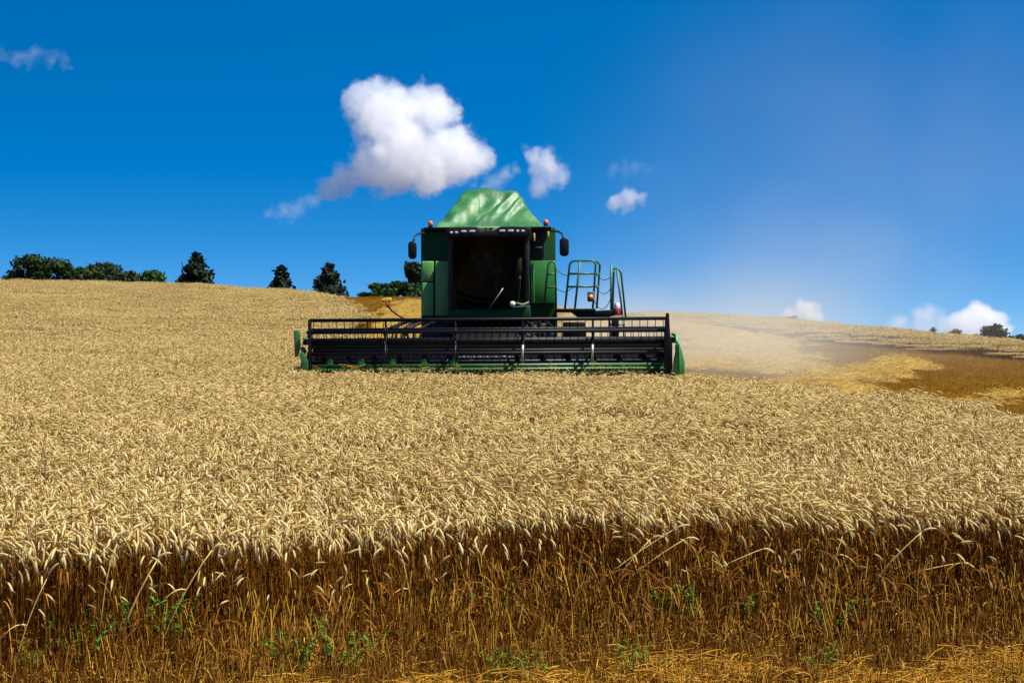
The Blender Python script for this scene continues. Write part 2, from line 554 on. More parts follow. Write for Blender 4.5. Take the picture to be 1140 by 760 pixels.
def scatter(name, variants, pts, pick, yaw, scl, mats, smooth=True, tilt=None):
    """ONE mesh object that holds the stalk shapes and the standing places; its geometry nodes set a shape on each place."""
    V, Fc, T, Mi, var = [], [], [], [], []
    for k, pb in enumerate(variants):
        o = len(V)
        V.extend(pb.v); T.extend(pb.t); Mi.extend(pb.m)
        Fc.extend([tuple(i + o for i in f) for f in pb.f])
        var.extend([k + 1] * len(pb.v))
    nv = len(V); n = len(pts)
    allv = np.concatenate((np.asarray(V, np.float32), np.asarray(pts, np.float32)))
    me = mesh_from(name, allv, Fc, mats, np.concatenate((T, np.zeros(n))), Mi, smooth)
    def attr(nm, ty, data, field):
        a = me.attributes.new(nm, ty, 'POINT'); a.data.foreach_set(field, data)
    attr('variant', 'INT', np.concatenate((var, np.zeros(n))).astype(np.int32), 'value')
    attr('pick', 'INT', np.concatenate((np.zeros(nv), pick)).astype(np.int32), 'value')
    rot = np.zeros((nv + n, 3), np.float32); rot[nv:, 2] = yaw
    if tilt is not None:
        rot[nv:, 0] = tilt[:, 0]; rot[nv:, 1] = tilt[:, 1]
    attr('place_rot', 'FLOAT_VECTOR', rot.ravel(), 'vector')
    sc_ = np.ones((nv + n, 3), np.float32); sc_[nv:] = np.asarray(scl, np.float32).reshape(n, -1)
    attr('place_scale', 'FLOAT_VECTOR', sc_.ravel(), 'vector')
    o = bpy.data.objects.new(name, me); COL.objects.link(o)
    ng = bpy.data.node_groups.new(name + '_scatter', 'GeometryNodeTree')
    ng.interface.new_socket('Geometry', in_out='INPUT', socket_type='NodeSocketGeometry')
    ng.interface.new_socket('Geometry', in_out='OUTPUT', socket_type='NodeSocketGeometry')
    gi, go = ng.nodes.new('NodeGroupInput'), ng.nodes.new('NodeGroupOutput')
    def named(nm, ty):
        a = ng.nodes.new('GeometryNodeInputNamedAttribute'); a.data_type = ty; a.inputs['Name'].default_value = nm
        return a.outputs['Attribute']
    va = named('variant', 'INT')
    def sel(k):
        c = ng.nodes.new('FunctionNodeCompare'); c.data_type = 'INT'; c.operation = 'EQUAL'
        ints = [s_ for s_ in c.inputs if s_.type == 'INT']
        ng.links.new(va, ints[0]); ints[1].default_value = k
        s_ = ng.nodes.new('GeometryNodeSeparateGeometry'); s_.domain = 'POINT'
        ng.links.new(gi.outputs[0], s_.inputs['Geometry']); ng.links.new(c.outputs['Result'], s_.inputs['Selection'])
        return s_.outputs['Selection']
    jn = ng.nodes.new('GeometryNodeJoinGeometry')
    for k in range(len(variants)):
        g = ng.nodes.new('GeometryNodeGeometryToInstance')
        ng.links.new(sel(k + 1), g.inputs[0]); ng.links.new(g.outputs[0], jn.inputs[0])
    ip = ng.nodes.new('GeometryNodeInstanceOnPoints')
    ip.inputs['Pick Instance'].default_value = True
    ng.links.new(sel(0), ip.inputs['Points']); ng.links.new(jn.outputs[0], ip.inputs['Instance'])
    ng.links.new(named('pick', 'INT'), ip.inputs['Instance Index'])
    ng.links.new(named('place_rot', 'FLOAT_VECTOR'), ip.inputs['Rotation'])
    ng.links.new(named('place_scale', 'FLOAT_VECTOR'), ip.inputs['Scale'])
    ng.links.new(ip.outputs[0], go.inputs[0])
    md = o.modifiers.new('scatter', 'NODES'); md.node_group = ng
    return o

def grid_pts(x0, x1, y0, y1, step, jit):
    X, Y = np.meshgrid(np.arange(x0, x1, step), np.arange(y0, y1, step))
    X = X.ravel(); Y = Y.ravel()
    return X + rng.uniform(-jit, jit, len(X)), Y + rng.uniform(-jit, jit, len(Y))

STRAW = [M['stem'], M['ear']]
def lay(x, y):
    """The wind lays the ears over in drifting swathes."""
    return 0.55 * np.sin(x * 0.9 + 1.3 * np.sin(y * 0.55)) + 0.35 * np.sin(y * 1.1 + x * 0.4)
# the near wheat: every plant is set by itself
NEAR_END = 17.0
x, y = grid_pts(-9, 9, 7.3, NEAR_END, 0.046, 0.023)
e = edge_y(x); d_in = y - e
keep = (d_in > -0.02) & ~in_poly(x, y, H_POLY) & seen(x, y)
thin = (d_in > -1.3) & (d_in <= -0.02) & (rng.random(len(x)) < 0.13 * np.clip(1 + d_in / 1.3, 0, 1) ** 1.6) & seen(x, y) & ~in_poly(x, y, H_POLY)
keep |= thin
x, y, d_in = x[keep], y[keep], d_in[keep]
P = np.stack((x, y, gz(x, y)), -1)
big = 0.5 * np.sin(x * 1.9 + 0.7 * np.sin(y * 1.3)) + 0.5 * np.sin(y * 1.5 + x * 0.6)
s = np.clip(rng.normal(1.0, 0.05, len(x)) + 0.055 * big, 0.75, 1.18)
s *= np.where(d_in < -.1, rng.uniform(.5, .95, len(x)), 1)
tilt = rng.normal(0, 0.045, (len(x), 2)); tilt[:, 0] += np.where(d_in < 0.25, 0.09, 0.0) * rng.random(len(x))
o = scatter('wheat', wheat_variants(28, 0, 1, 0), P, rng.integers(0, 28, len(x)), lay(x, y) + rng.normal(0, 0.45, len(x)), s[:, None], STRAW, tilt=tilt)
props(o, 'standing ripe wheat at the near edge of the field, pale nodding ears', 'wheat', None, 'stuff')
# further in: squares of plants
x, y = grid_pts(-22, 16, NEAR_END + 0.15, 44, 0.42, 0.10)
wx, wy = wobble(x, y)
k = is_wheat(x, y) & ~in_poly(x, y - 0.3, H_POLY) & seen(x, y)
x, y = x[k], y[k]
P = np.stack((x, y, gz(x, y)), -1)
o = scatter('wheat', wheat_variants(9, 0, 118, 0.54), P, rng.integers(0, 9, len(x)), 0.7 * lay(x, y) + rng.normal(0, 0.2, len(x)), np.clip(rng.normal(1, .05, len(x)), .9, 1.1)[:, None], STRAW)
props(o, 'standing ripe wheat between the field edge and the harvester', 'wheat', None, 'stuff')
x, y = grid_pts(-52, 46, 44, 112, 0.9, 0.2)
k = is_wheat(x, y) & seen(x, y)
x, y = x[k], y[k]
ramp_e = np.ones(len(x))
for dx_, dy_ in ((-.5, -.5), (-1, -1), (-1.5, -1.5), (-2, -2), (-1, -3), (0, -4), (-2, -4), (-1, -5.5)):
    ramp_e -= rng.uniform(.02, .12, len(x)) * (in_poly(x + dx_, y + dy_, H_POLY) & (x > 0))
P = np.stack((x, y, gz(x, y)), -1)
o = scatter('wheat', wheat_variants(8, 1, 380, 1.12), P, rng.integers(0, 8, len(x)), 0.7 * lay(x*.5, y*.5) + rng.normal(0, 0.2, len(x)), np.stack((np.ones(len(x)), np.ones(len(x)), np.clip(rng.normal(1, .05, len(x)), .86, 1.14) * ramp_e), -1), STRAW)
props(o, 'standing ripe wheat on the far slope up to the skyline', 'wheat', None, 'stuff')

# cut stubble: rows of short stalks with straw lying between them
def stubble_variant(seed, size, rows, per, h0, h1, litter):
    r = np.random.default_rng(seed); pb = PB()
    for i in range(rows):
        yy = -size/2 + (i + 0.5) * size / rows
        for j in range(per):
            xx = r.uniform(-size/2, size/2); h = r.uniform(h0, h1); q = r.normal(0, 0.12, 2)
            y_ = yy + r.normal(0, 0.018)
            pb.tube([(xx, y_, -0.02), (xx + q[0]*h, y_ + q[1]*h, h)], [0.0026, 0.0026], 3, float(np.clip(r.normal(0.45, 0.2), 0, 1)), 0)
    for i in range(litter):
        c = r.uniform(-size/2, size/2, 2); a = r.uniform(0, 6.28); ln = r.uniform(0.05, 0.16); z = abs(r.normal(0.015, 0.03))
        dx, dy, dz = math.cos(a)*ln, math.sin(a)*ln, r.normal(0, 0.2)*ln
        pb.tube([(c[0]-dx, c[1]-dy, z+0.01-dz), (c[0], c[1], z+0.018), (c[0]+dx, c[1]+dy, z+0.01+dz)], [0.0024]*3, 3, float(np.clip(r.normal(0.55, 0.22), 0, 1)), 0)
    return pb
x, y = grid_pts(-26, 46, 8, 116, 0.6, 0.06)
k = in_poly(x, y, H_POLY) & seen(x, y, 1.15, 2.5)
x, y = x[k], y[k]
P = np.stack((x, y, gz(x, y)), -1)
o = scatter('stubble', [stubble_variant(300 + i, 0.66, 5, 18, 0.08, 0.2, 150) for i in range(8)], P, rng.integers(0, 8, len(x)), rng.normal(0.35, 0.05, len(x)),
            np.clip(rng.normal(1, .08, len(x)), .8, 1.25)[:, None], [M['stubble']])
props(o, 'cut brown stubble on the harvested part of the hill', 'stubble', None, 'stuff')

# broken short stalks and straw at the foot of the near wheat
def foot_variant(seed):
    r = np.random.default_rng(seed); pb = PB(); t = float(np.clip(r.normal(0.5, 0.22), 0, 1)); kind = r.random()
    if kind < 0.74:
        h = r.uniform(0.05, 0.24); q = r.normal(0, 0.14, 2)
        pb.tube([(0, 0, -0.02), (q[0]*h*.4, q[1]*h*.4, h*.5), (q[0]*h, q[1]*h, h)], [0.0026, 0.0025, 0.0023], 4, t, 0)
    elif kind < 0.82:
        h = r.uniform(0.06, 0.22); a = r.uniform(0, 6.28); ln = r.uniform(0.08, 0.24)
        pb.tube([(0, 0, -0.02), (0.01, 0, h), (math.cos(a)*ln*.5, math.sin(a)*ln*.5, h - r.uniform(-.02, .06)), (math.cos(a)*ln, math.sin(a)*ln, max(0.01, h - r.uniform(.03, .2)))], [0.0025]*4, 4, t, 0)
    elif kind < 0.92:
        a = r.uniform(0, 6.28); ln = r.uniform(0.04, 0.12)
        pb.tube([(-math.cos(a)*ln, -math.sin(a)*ln, 0.01 + abs(r.normal(0, .03))), (0, 0, 0.03), (math.cos(a)*ln, math.sin(a)*ln, 0.012 + abs(r.normal(0, .05)))], [0.0025]*3, 4, min(1, t + .15), 0)
    else:
        a = r.uniform(0, 6.28); ln = r.uniform(0.07, 0.2); sd_ = np.array([-math.sin(a), math.cos(a), 0.1])
        z0 = r.uniform(0.02, 0.2)
        pb.strip([(math.cos(a)*ln*i/4, math.sin(a)*ln*i/4, z0 + ln*(.7*i/4 - 1.1*(i/4)**2)) for i in range(5)], sd_, [.003, .005, .0045, .003, .0005], t, 0)
    return pb
n = 46000
x = rng.uniform(-5.5, 5.5, n); e = edge_y(x); y = e - 3.3 + 3.5 * rng.random(n)
k = ~in_poly(x, y, H_POLY) & (y > 8); x, y = x[k], y[k]
grow = (.75 + 1.25 * np.clip(1 - (edge_y(x) - y) / 2.3, 0, 1)) * np.interp(x, [-3, .5], [.62, 1])
P = np.stack((x, y, gz(x, y)), -1)
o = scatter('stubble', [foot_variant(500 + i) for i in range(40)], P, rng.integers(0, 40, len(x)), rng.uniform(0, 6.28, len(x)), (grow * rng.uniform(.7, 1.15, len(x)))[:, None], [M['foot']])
props(o, 'short broken stalks and loose straw along the foot of the near wheat', 'stubble', None, 'stuff')

def litter_variant(seed):
    r = np.random.default_rng(seed); pb = PB()
    for i in range(5):
        c = r.normal(0, .05, 2); a = r.uniform(0, 6.28); ln = r.uniform(0.04, 0.13); z = abs(r.normal(.02, .03)); up = r.normal(0, .35)
        m_ = r.normal(0, .012, 3)
        pb.tube([(c[0]-math.cos(a)*ln, c[1]-math.sin(a)*ln, max(.004, z - up*ln)), (c[0]+m_[0], c[1]+m_[1], z+.015), (c[0]+math.cos(a)*ln, c[1]+math.sin(a)*ln, max(.004, z + up*ln))], [.0027]*3, 4, float(np.clip(r.normal(.5, .25), 0, 1)), 0)
    return pb
n = 2000
x = -1.5 + 6.5 * rng.random(n) ** .6; y = 8.2 + (.75 + .12 * x + .25 * np.sin(x * 2.3)) * rng.random(n)
k = np.sin(x * 3.1 + 2 * np.sin(y * 4)) + .8 * np.sin(x * 7.3 + y * 5) > -.5; x, y = x[k], y[k]; n = len(x)
P = np.stack((x, y, gz(x, y) + .03), -1)
o = scatter('straw_litter', [litter_variant(560 + i) for i in range(24)], P, rng.integers(0, 24, n), rng.uniform(0, 6.28, n), rng.uniform(.6, 1.1, n)[:, None], [M['stubble']])
props(o, 'bright golden straw strewn along the bottom of the photo towards the right', 'straw', None, 'stuff')

# loose straw in windrows
def straw_clump(seed):
    r = np.random.default_rng(seed); pb = PB()
    for i in range(70):
        c = r.normal(0, 0.16, 2); a = r.normal(0.6, 0.9); ln = r.uniform(0.06, 0.2); z = abs(r.normal(0.06, 0.07)) * math.exp(-(c @ c) * 6)
        d = r.normal(0, 0.28)
        pb.tube([(c[0]-math.cos(a)*ln, c[1]-math.sin(a)*ln, max(.01, z - d*ln)), (c[0], c[1], z + 0.03), (c[0]+math.cos(a)*ln, c[1]+math.sin(a)*ln, max(.01, z + d*ln))], [0.0035]*3, 3, float(np.clip(r.normal(.5, .25), 0, 1)), 0)
    return pb
def windrow(path, width, dens, label):
    path = np.array(path, float); seg = np.linalg.norm(np.diff(path, axis=0), axis=1); cum = np.concatenate(([0], np.cumsum(seg)))
    n = int(cum[-1] * width * dens)
    t = rng.uniform(0, cum[-1], n)
    px = np.interp(t, cum, path[:, 0]); py = np.interp(t, cum, path[:, 1])
    off = rng.normal(0, width / 3.2, n)
    i = np.clip(np.searchsorted(cum, t) - 1, 0, len(seg) - 1); d = (path[i+1] - path[i]) / seg[i][:, None]
    wv = 0.35 * np.sin(t * 0.9) + 0.2 * np.sin(t * 2.3)
    px = px - d[:, 1] * (off + wv); py = py + d[:, 0] * (off + wv)
    hgt = 0.16 * np.exp(-(off / (width * .35)) ** 2) * rng.random(n)
    P = np.stack((px, py, gz(px, py) + 0.10 + hgt), -1)
    o = scatter('straw_windrow', [straw_clump(700 + k) for k in range(8)], P, rng.integers(0, 8, n), rng.uniform(0, 6.28, n), rng.uniform(.8, 1.3, n)[:, None], [M['swath']])
    props(o, label, 'straw', None, 'stuff')
windrow([(4.7, 30.6), (6.0, 33), (7.2, 36), (9.0, 40.5), (11.2, 46), (13.5, 52)], 1.3, 6, 'golden loose straw lying in a windrow right of the harvester')
windrow([(7.0, 27.5), (8.6, 30.5), (11.5, 35), (16, 42)], .5, 1.2, 'thin trail of golden straw along the right edge of the standing wheat')
windrow([(3.2, 46), (3.6, 60), (3.8, 75), (3.0, 90)], 2.2, 7, 'pale straw added directly behind the harvester, standing for pale dust haze')  # straw added so the strip looks as pale as dust haze
windrow([(6.2, 43), (7.8, 50), (9.0, 60), (9.5, 70), (8.5, 82)], 3.2, 7.5, 'pale straw added over the cut slope to lighten the ground inside the dust')  # straw added to brighten the dark stubble seen through the dust
windrow([(-3.9, 52), (-4.3, 62), (-4.6, 72), (-4.9, 84)], 1.5, 9, 'pale straw windrow on the cut strip behind the left of the harvester')

# ------------------------------------------------------------------ COMBINE HARVESTER
RX, RY = -0.42, 33.0
RZ = g1(RX, RY)
ROOT = empty('combine_harvester', (RX, RY, RZ), (0, R(-0.35), R(-1.0)))
props(ROOT, 'green combine harvester with black reel header and green tarpaulin over its grain tank', 'combine harvester')
def PX(u, Y): return (u - 570) / F * Y - RX
def PZ_(v, Y): return (380 - v) / F * Y - RZ
def L(u, v, Y): return Vector((PX(u, Y), Y - RY, PZ_(v, Y)))
def yy(Y): return Y - RY

# body: grain tank housing, its lower front panels stand proud of it
b = MB()
xl, xr = PX(469, 33.6), PX(619, 33.6)
zt = PZ_(253.2, 33.6)
b.prism([(xl, 1.15), (xr, 1.15), (xr, zt), (xl, zt)], yy(33.6), yy(38.6))
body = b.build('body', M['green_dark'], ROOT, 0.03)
b = MB()
for k, (u0, u1, v0, v1) in enumerate(((470, 483.5, 290.5, 313), (470, 483.5, 314, 351), (485, 500, 290.5, 351))):
    b.box(PX(u0, 33.6), PX(u1, 33.6), yy(33.50), yy(33.597), PZ_(v1, 33.6), PZ_(v0, 33.6))
b.build('side_panel', M['green_dusty'], body, 0.025)['label'] = 'pale dusty green lower panel left of the cab'
b = MB()
b.box(PX(591, 33.6), PX(618.5, 33.6), yy(33.50), yy(33.597), PZ_(338, 33.6), PZ_(291, 33.6))
b.box(PX(593.5, 33.6), PX(595, 33.6), yy(33.485), yy(33.502), PZ_(337, 33.6), PZ_(293, 33.6))
b.build('side_panel', M['green'], body, 0.025)['label'] = 'bright green lower panel right of the cab'
b = MB()                                                   # dark hatch on the upper right with a small printed plate
b.box(PX(593, 33.6), PX(606, 33.6), yy(33.55), yy(33.597), PZ_(288, 33.6), PZ_(257, 33.6))
hatch = b.build('hatch', M['black'], body, 0.02)
b = MB()
b.box(PX(597.0, 33.5), PX(603.6, 33.5), yy(33.540), yy(33.549), PZ_(276.0, 33.5), PZ_(274.8, 33.5))
b.build('printed_plate', M['white'], hatch)
# engine hood and straw hood behind the tank
b = MB()
b.prism([(yy(38.62), 1.2), (yy(38.62), 3.45), (yy(40.4), 3.3), (yy(41.2), 2.6), (yy(41.6), 1.5), (yy(41.0), 1.0)], xl + 0.1, xr - 0.1, 'x')
b.build('engine_hood', M['green'], ROOT, 0.06)
b = MB()
b.prism([(yy(41.05), 0.9), (yy(41.62), 1.35), (yy(42.1), 0.95), (yy(41.5), 0.6)], xl + 0.35, xr - 0.35, 'x')
b.build('straw_chopper', M['steel_dark'], ROOT, 0.02)
for xs_ in (xl - 0.004, xr + 0.004):
    for k in range(3):
        b = MB(); y0 = yy(34.0) + k * 1.5
        b.box(xs_ - 0.03, xs_ + 0.03, y0, y0 + 1.42, 1.3, 2.9)
        b.build('flank_panel', M['green'], body, 0.02)
b = MB()
b.box(xl + 0.45, xr - 0.45, yy(33.3), yy(41.0), 0.75, 1.2)
b.build('chassis', M['black'], ROOT, 0.03)
b = MB()
b.tube([(xr + 0.12, yy(34.2), 3.25), (xr + 0.12, yy(34.6), 3.3), (xr - 0.1, yy(41.5), 3.42), (xr - 0.1, yy(41.9), 3.25)], [0.19, 0.19, 0.17, 0.15], 20)
b.v = [(p[0] - 0.35, p[1], p[2] - 0.12) for p in b.v]
b.build('unloading_auger', M['green'], ROOT, smooth=True)
b = MB()
b.tube([(xl + 0.5, yy(39.2), 3.2), (xl + 0.5, yy(39.2), 3.75)], 0.09, 14)
b.build('exhaust_pipe', M['steel_dark'], ROOT)

# broad rim of the roof: overhangs the panels and shades their tops
b = MB()
b.box(PX(472, 33.4), PX(614.5, 33.4), yy(33.41), yy(34.1), PZ_(254.2, 33.4), PZ_(252.4, 33.4))
b.box(PX(472, 33.4), PX(500, 33.4), yy(33.42), yy(33.62), PZ_(256.5, 33.4), PZ_(253.3, 33.4))
b.box(PX(594, 33.4), PX(614.5, 33.4), yy(33.42), yy(33.62), PZ_(256.5, 33.4), PZ_(253.3, 33.4))
b.build('roof_rim', M['black'], ROOT, 0.02)

# cab
YC = 32.0
cl, cr = PX(501, YC), PX(591, YC)
zc0, zc1 = PZ_(346, YC), PZ_(262.5, YC)
b = MB()
for a0, a1 in ((cl, cl + 0.11), (cr - 0.10, cr)):
    b.prism([(yy(32.02), zc0), (yy(32.20), zc0), (yy(31.98), zc1), (yy(31.80), zc1)], a0, a1, 'x')
    b.box(a0, a1, yy(33.40), yy(33.56), zc0, zc1)
    b.box(a0 + .01, a1 - .01, yy(32.2), yy(33.4), zc0, zc0 + 0.1)
    b.box(a0 + .01, a1 - .01, yy(31.98), yy(33.4), zc1 - 0.1, zc1 - 0.002)
b.box(cl + .112, cr - .102, yy(33.42), yy(33.54), zc0, zc1 - .004)
b.box(cl + .112, cr - .102, yy(32.03), yy(33.41), zc0 - 0.05, zc0 + 0.02)
cab = b.build('cab', M['interior'], ROOT, 0.015)
b = MB()                                                   # bowed windscreen
N, nz = 18, 8
vs, fs = [], []
for j in range(nz + 1):
    tz = j / nz
    for i in range(N + 1):
        t = i / N * 2 - 1
        vs.append((cl + .10 + (cr - cl - .19) * (i / N), yy(31.99) - 0.20 * tz - 0.22 * (1 - t * t), zc0 + 0.03 + (zc1 - zc0 - .05) * tz))
for j in range(nz):
    for i in range(N):
        a = j*(N+1)+i; fs.append((a, a+1, a+N+2, a+N+1))
b.add(vs, fs)
b.build('windscreen', M['glass'], cab, smooth=True)
for xx in (cl + 0.055, cr - 0.05):
    b = MB()
    b.add([(xx, yy(32.15), zc0+.1), (xx, yy(33.41), zc0+.1), (xx, yy(33.41), zc1-.1), (xx, yy(31.99), zc1-.1)], [(0, 1, 2, 3)])
    b.build('side_window', M['glass'], cab)
b = MB()                                                   # operator's seat
mx_ = (cl + cr) / 2 - .05
b.box(mx_ - .27, mx_ + .27, yy(32.75), yy(33.25), zc0 + .42, zc0 + .56)
b.box(mx_ - .25, mx_ + .25, yy(33.18), yy(33.34), zc0 + .56, zc0 + 1.2)
b.box(mx_ - .13, mx_ + .13, yy(33.2), yy(33.32), zc0 + 1.23, zc0 + 1.42)
b.box(mx_ - .16, mx_ + .16, yy(32.85), yy(33.15), zc0 + .02, zc0 + .42)
b.build('seat', M['seat'], cab, 0.05)
b = MB()
cx_, cz_ = mx_, zc0 + .82
ring = [(cx_ + .2*math.cos(a), yy(32.5) - .09*math.sin(a), cz_ + .17*math.sin(a)) for a in np.linspace(0, 2*math.pi, 25)]
b.tube(ring, 0.016, 8)
b.tube([(cx_, yy(32.5), cz_), (cx_, yy(32.38), cz_ - .35), (cx_, yy(32.35), zc0 + .02)], 0.035, 8)
b.tube([(cx_ - .19, yy(32.5), cz_), (cx_ + .19, yy(32.5), cz_)], 0.014, 6)
b.build('steering_wheel', M['black'], cab)
b = MB()
b.box(PX(577.3, 32.2), PX(582.3, 32.2), yy(32.22), yy(32.26), PZ_(302.5, 32.2), PZ_(287, 32.2))
b.tube([L(580, 302, 32.25), L(580, 318, 32.3), L(578, 336, 32.4)], 0.02, 6)
b.build('pale_upright', [M['pale']], cab, 0.01)  # pale upright plate on a thin post inside the cab
b = MB()
b.lathe([(0.001, -.03), (.035, -.02), (.04, 0), (.03, .02), (.001, .03)], L(580.4, 309.5, 31.95), 'y', 12)
b.build('pale_disc', M['lens'], cab, smooth=True)  # small round pale disc near the windscreen
b = MB()                                                   # wiper
b.tube([L(546, 344, 31.72), L(553, 334, 31.70), L(562, 321, 31.70)], 0.010, 6)
b.build('wiper', M['steel'], cab)
# the operator: one continuous body grown on a skeleton, seated with both hands on the wheel
def operator():
    sx_, sy_, sz_ = mx_, yy(33.02), zc0 + .56
    V_ = [(0, 0, .10), (0, .02, .32), (0, .03, .52), (0, .03, .60), (0, .01, .70), (0, -.01, .80),            # pelvis .. crown
          (-.19, .02, .50), (-.25, -.14, .30), (-.18, -.42, .30), (-.17, -.50, .32),                         # left arm
          (.19, .02, .50), (.25, -.14, .30), (.18, -.42, .30), (.17, -.50, .32),                             # right arm
          (-.11, -.06, .08), (-.15, -.46, .10), (-.15, -.50, -.30), (-.15, -.64, -.36),
          (.11, -.06, .08), (.15, -.46, .10), (.15, -.50, -.30), (.15, -.64, -.36)]
    E_ = [(0, 1), (1, 2), (2, 3), (3, 4), (4, 5), (2, 6), (6, 7), (7, 8), (8, 9), (2, 10), (10, 11), (11, 12), (12, 13),
          (0, 14), (14, 15), (15, 16), (16, 17), (0, 18), (18, 19), (19, 20), (20, 21)]
    R_ = [.15, .15, .13, .06, .10, .085, .075, .052, .036, .03, .075, .052, .036, .03, .09, .068, .05, .04, .09, .068, .05, .04]
    me = bpy.data.meshes.new('person'); me.from_pydata([Vector(v) for v in V_], E_, [])
    o_ = bpy.data.objects.new('person', me); COL.objects.link(o_)
    o_.matrix_world = ROOT_M @ Matrix.Translation((sx_, sy_, sz_))
    sk = o_.modifiers.new('skin', 'SKIN'); sk.use_smooth_shade = True
    ob_skin = me.skin_vertices[0].data if me.skin_vertices else None
    if ob_skin is None:
        bm_ = bmesh.new(); bm_.from_mesh(me); bm_.verts.layers.skin.verify(); bm_.to_mesh(me); bm_.free()
        ob_skin = me.skin_vertices[0].data
    for k_, rr_ in enumerate(R_):
        ob_skin[k_].radius = (rr_, rr_)
        ob_skin[k_].use_root = (k_ == 0)
    sb = o_.modifiers.new('smooth', 'SUBSURF'); sb.levels = 2; sb.render_levels = 2
    m, nt, bs = new_mat('operator_shirt_and_skin')
    tcn = node(nt, 'ShaderNodeTexCoord'); sp = node(nt, 'ShaderNodeSeparateXYZ'); nt.links.new(tcn.outputs['Object'], sp.inputs[0])
    a_ = node(nt, 'ShaderNodeMath', operation='GREATER_THAN'); nt.links.new(sp.outputs['Z'], a_.inputs[0]); a_.inputs[1].default_value = .58
    b2 = node(nt, 'ShaderNodeMath', operation='LESS_THAN'); nt.links.new(sp.outputs['Y'], b2.inputs[0]); b2.inputs[1].default_value = -.40
    b3 = node(nt, 'ShaderNodeMath', operation='GREATER_THAN'); nt.links.new(sp.outputs['Z'], b3.inputs[0]); b3.inputs[1].default_value = .22
    b4 = node(nt, 'ShaderNodeMath', operation='MULTIPLY'); nt.links.new(b2.outputs[0], b4.inputs[0]); nt.links.new(b3.outputs[0], b4.inputs[1])
    mxx = node(nt, 'ShaderNodeMath', operation='MAXIMUM'); nt.links.new(a_.outputs[0], mxx.inputs[0]); nt.links.new(b4.outputs[0], mxx.inputs[1])
    lg = node(nt, 'ShaderNodeMath', operation='LESS_THAN'); nt.links.new(sp.outputs['Z'], lg.inputs[0]); lg.inputs[1].default_value = .17
    c = mix(nt, lg.outputs[0], (.03, .12, .15), (.02, .025, .05))
    nt.links.new(mix(nt, mxx.outputs[0], c, (.42, .24, .16)), bs.inputs['Base Color']); bs.inputs['Roughness'].default_value = .7
    me.materials.append(m)
    props(o_, 'operator in a dark teal shirt seated at the wheel behind the windscreen', 'person')
    T_ = lambda p: (p[0], p[1], p[2])
    hb = MB()                                               # cap of hair, nose, eyes, ears
    hb.lathe([(.108, .70), (.112, .76), (.098, .83), (.06, .875), (.004, .89)], (0, .025, 0), 'z', 18)
    h_ = hb.build('hair', M['seat'], o_, smooth=True)
    for ex in (-.036, .036):
        eb = MB(); eb.lathe([(.002, -.008), (.012, -.004), (.012, .004), (.002, .008)], (ex, -.098, .735), 'y', 10); eb.build('eye', M['interior'], o_, smooth=True)
    nb = MB(); nb.tube([(0, -.095, .74), (0, -.122, .70), (0, -.10, .69)], [.008, .017, .010], 8); nb.build('nose', M['skin'], o_, smooth=True)
    mb = MB(); mb.tube([(-.026, -.094, .662), (0, -.102, .66), (.026, -.094, .662)], .006, 6); mb.build('mouth', M['red'], o_, smooth=True)
    for s_ in (-1, 1):                                      # hands: four unequal fingers and a thumb closed round the rim
        for k_ in range(4):
            fb = MB(); z_ = .335 - k_*.02; l_ = (.030, .036, .034, .026)[k_]
            fb.tube([(s_*.17, -.50, z_), (s_*.165, -.50 - l_, z_ + .004), (s_*.15, -.505 - l_, z_), (s_*.145, -.50, z_ - .002)], [.010, .009, .008, .006], 7)
            fb.build('finger', M['skin'], o_, smooth=True)
        fb = MB(); fb.tube([(s_*.165, -.48, .345), (s_*.14, -.51, .36), (s_*.125, -.53, .352)], [.011, .010, .007], 7); fb.build('thumb', M['skin'], o_, smooth=True)
ROOT_M = Matrix.Translation((RX, RY, RZ)) @ ROOT.rotation_euler.to_matrix().to_4x4()
M['skin'] = paint('skin', (.42, .24, .16), .6, 0)
operator()
# cab base and its lamps
b = MB()
b.prism([(cl + .02, PZ_(354, 31.95)), (PX(592, 31.95), PZ_(354, 31.95)), (PX(592, 31.95), PZ_(340, 31.95)), (cl + .02, PZ_(345, 31.95))], yy(31.86), yy(33.3))
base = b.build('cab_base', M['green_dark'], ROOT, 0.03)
b = MB()
b.lathe([(0.005, -.03), (.05, -.025), (.062, 0), (.045, .05), (.001, .06)], L(572.5, 338.6, 31.8), 'y', 16)
b.build('headlight', M['white'], base, smooth=True)
b = MB()
b.prism([(PX(576.5, 31.8), PZ_(336.5, 31.8)), (PX(584, 31.8), PZ_(338.4, 31.8)), (PX(590.5, 31.8), PZ_(335.6, 31.8)), (PX(590.2, 31.8), PZ_(338, 31.8)), (PX(584, 31.8), PZ_(341, 31.8)), (PX(577, 31.8), PZ_(338.6, 31.8))], yy(31.72), yy(31.85))
b.build('lamp_bracket', M['pale'], base, 0.006)

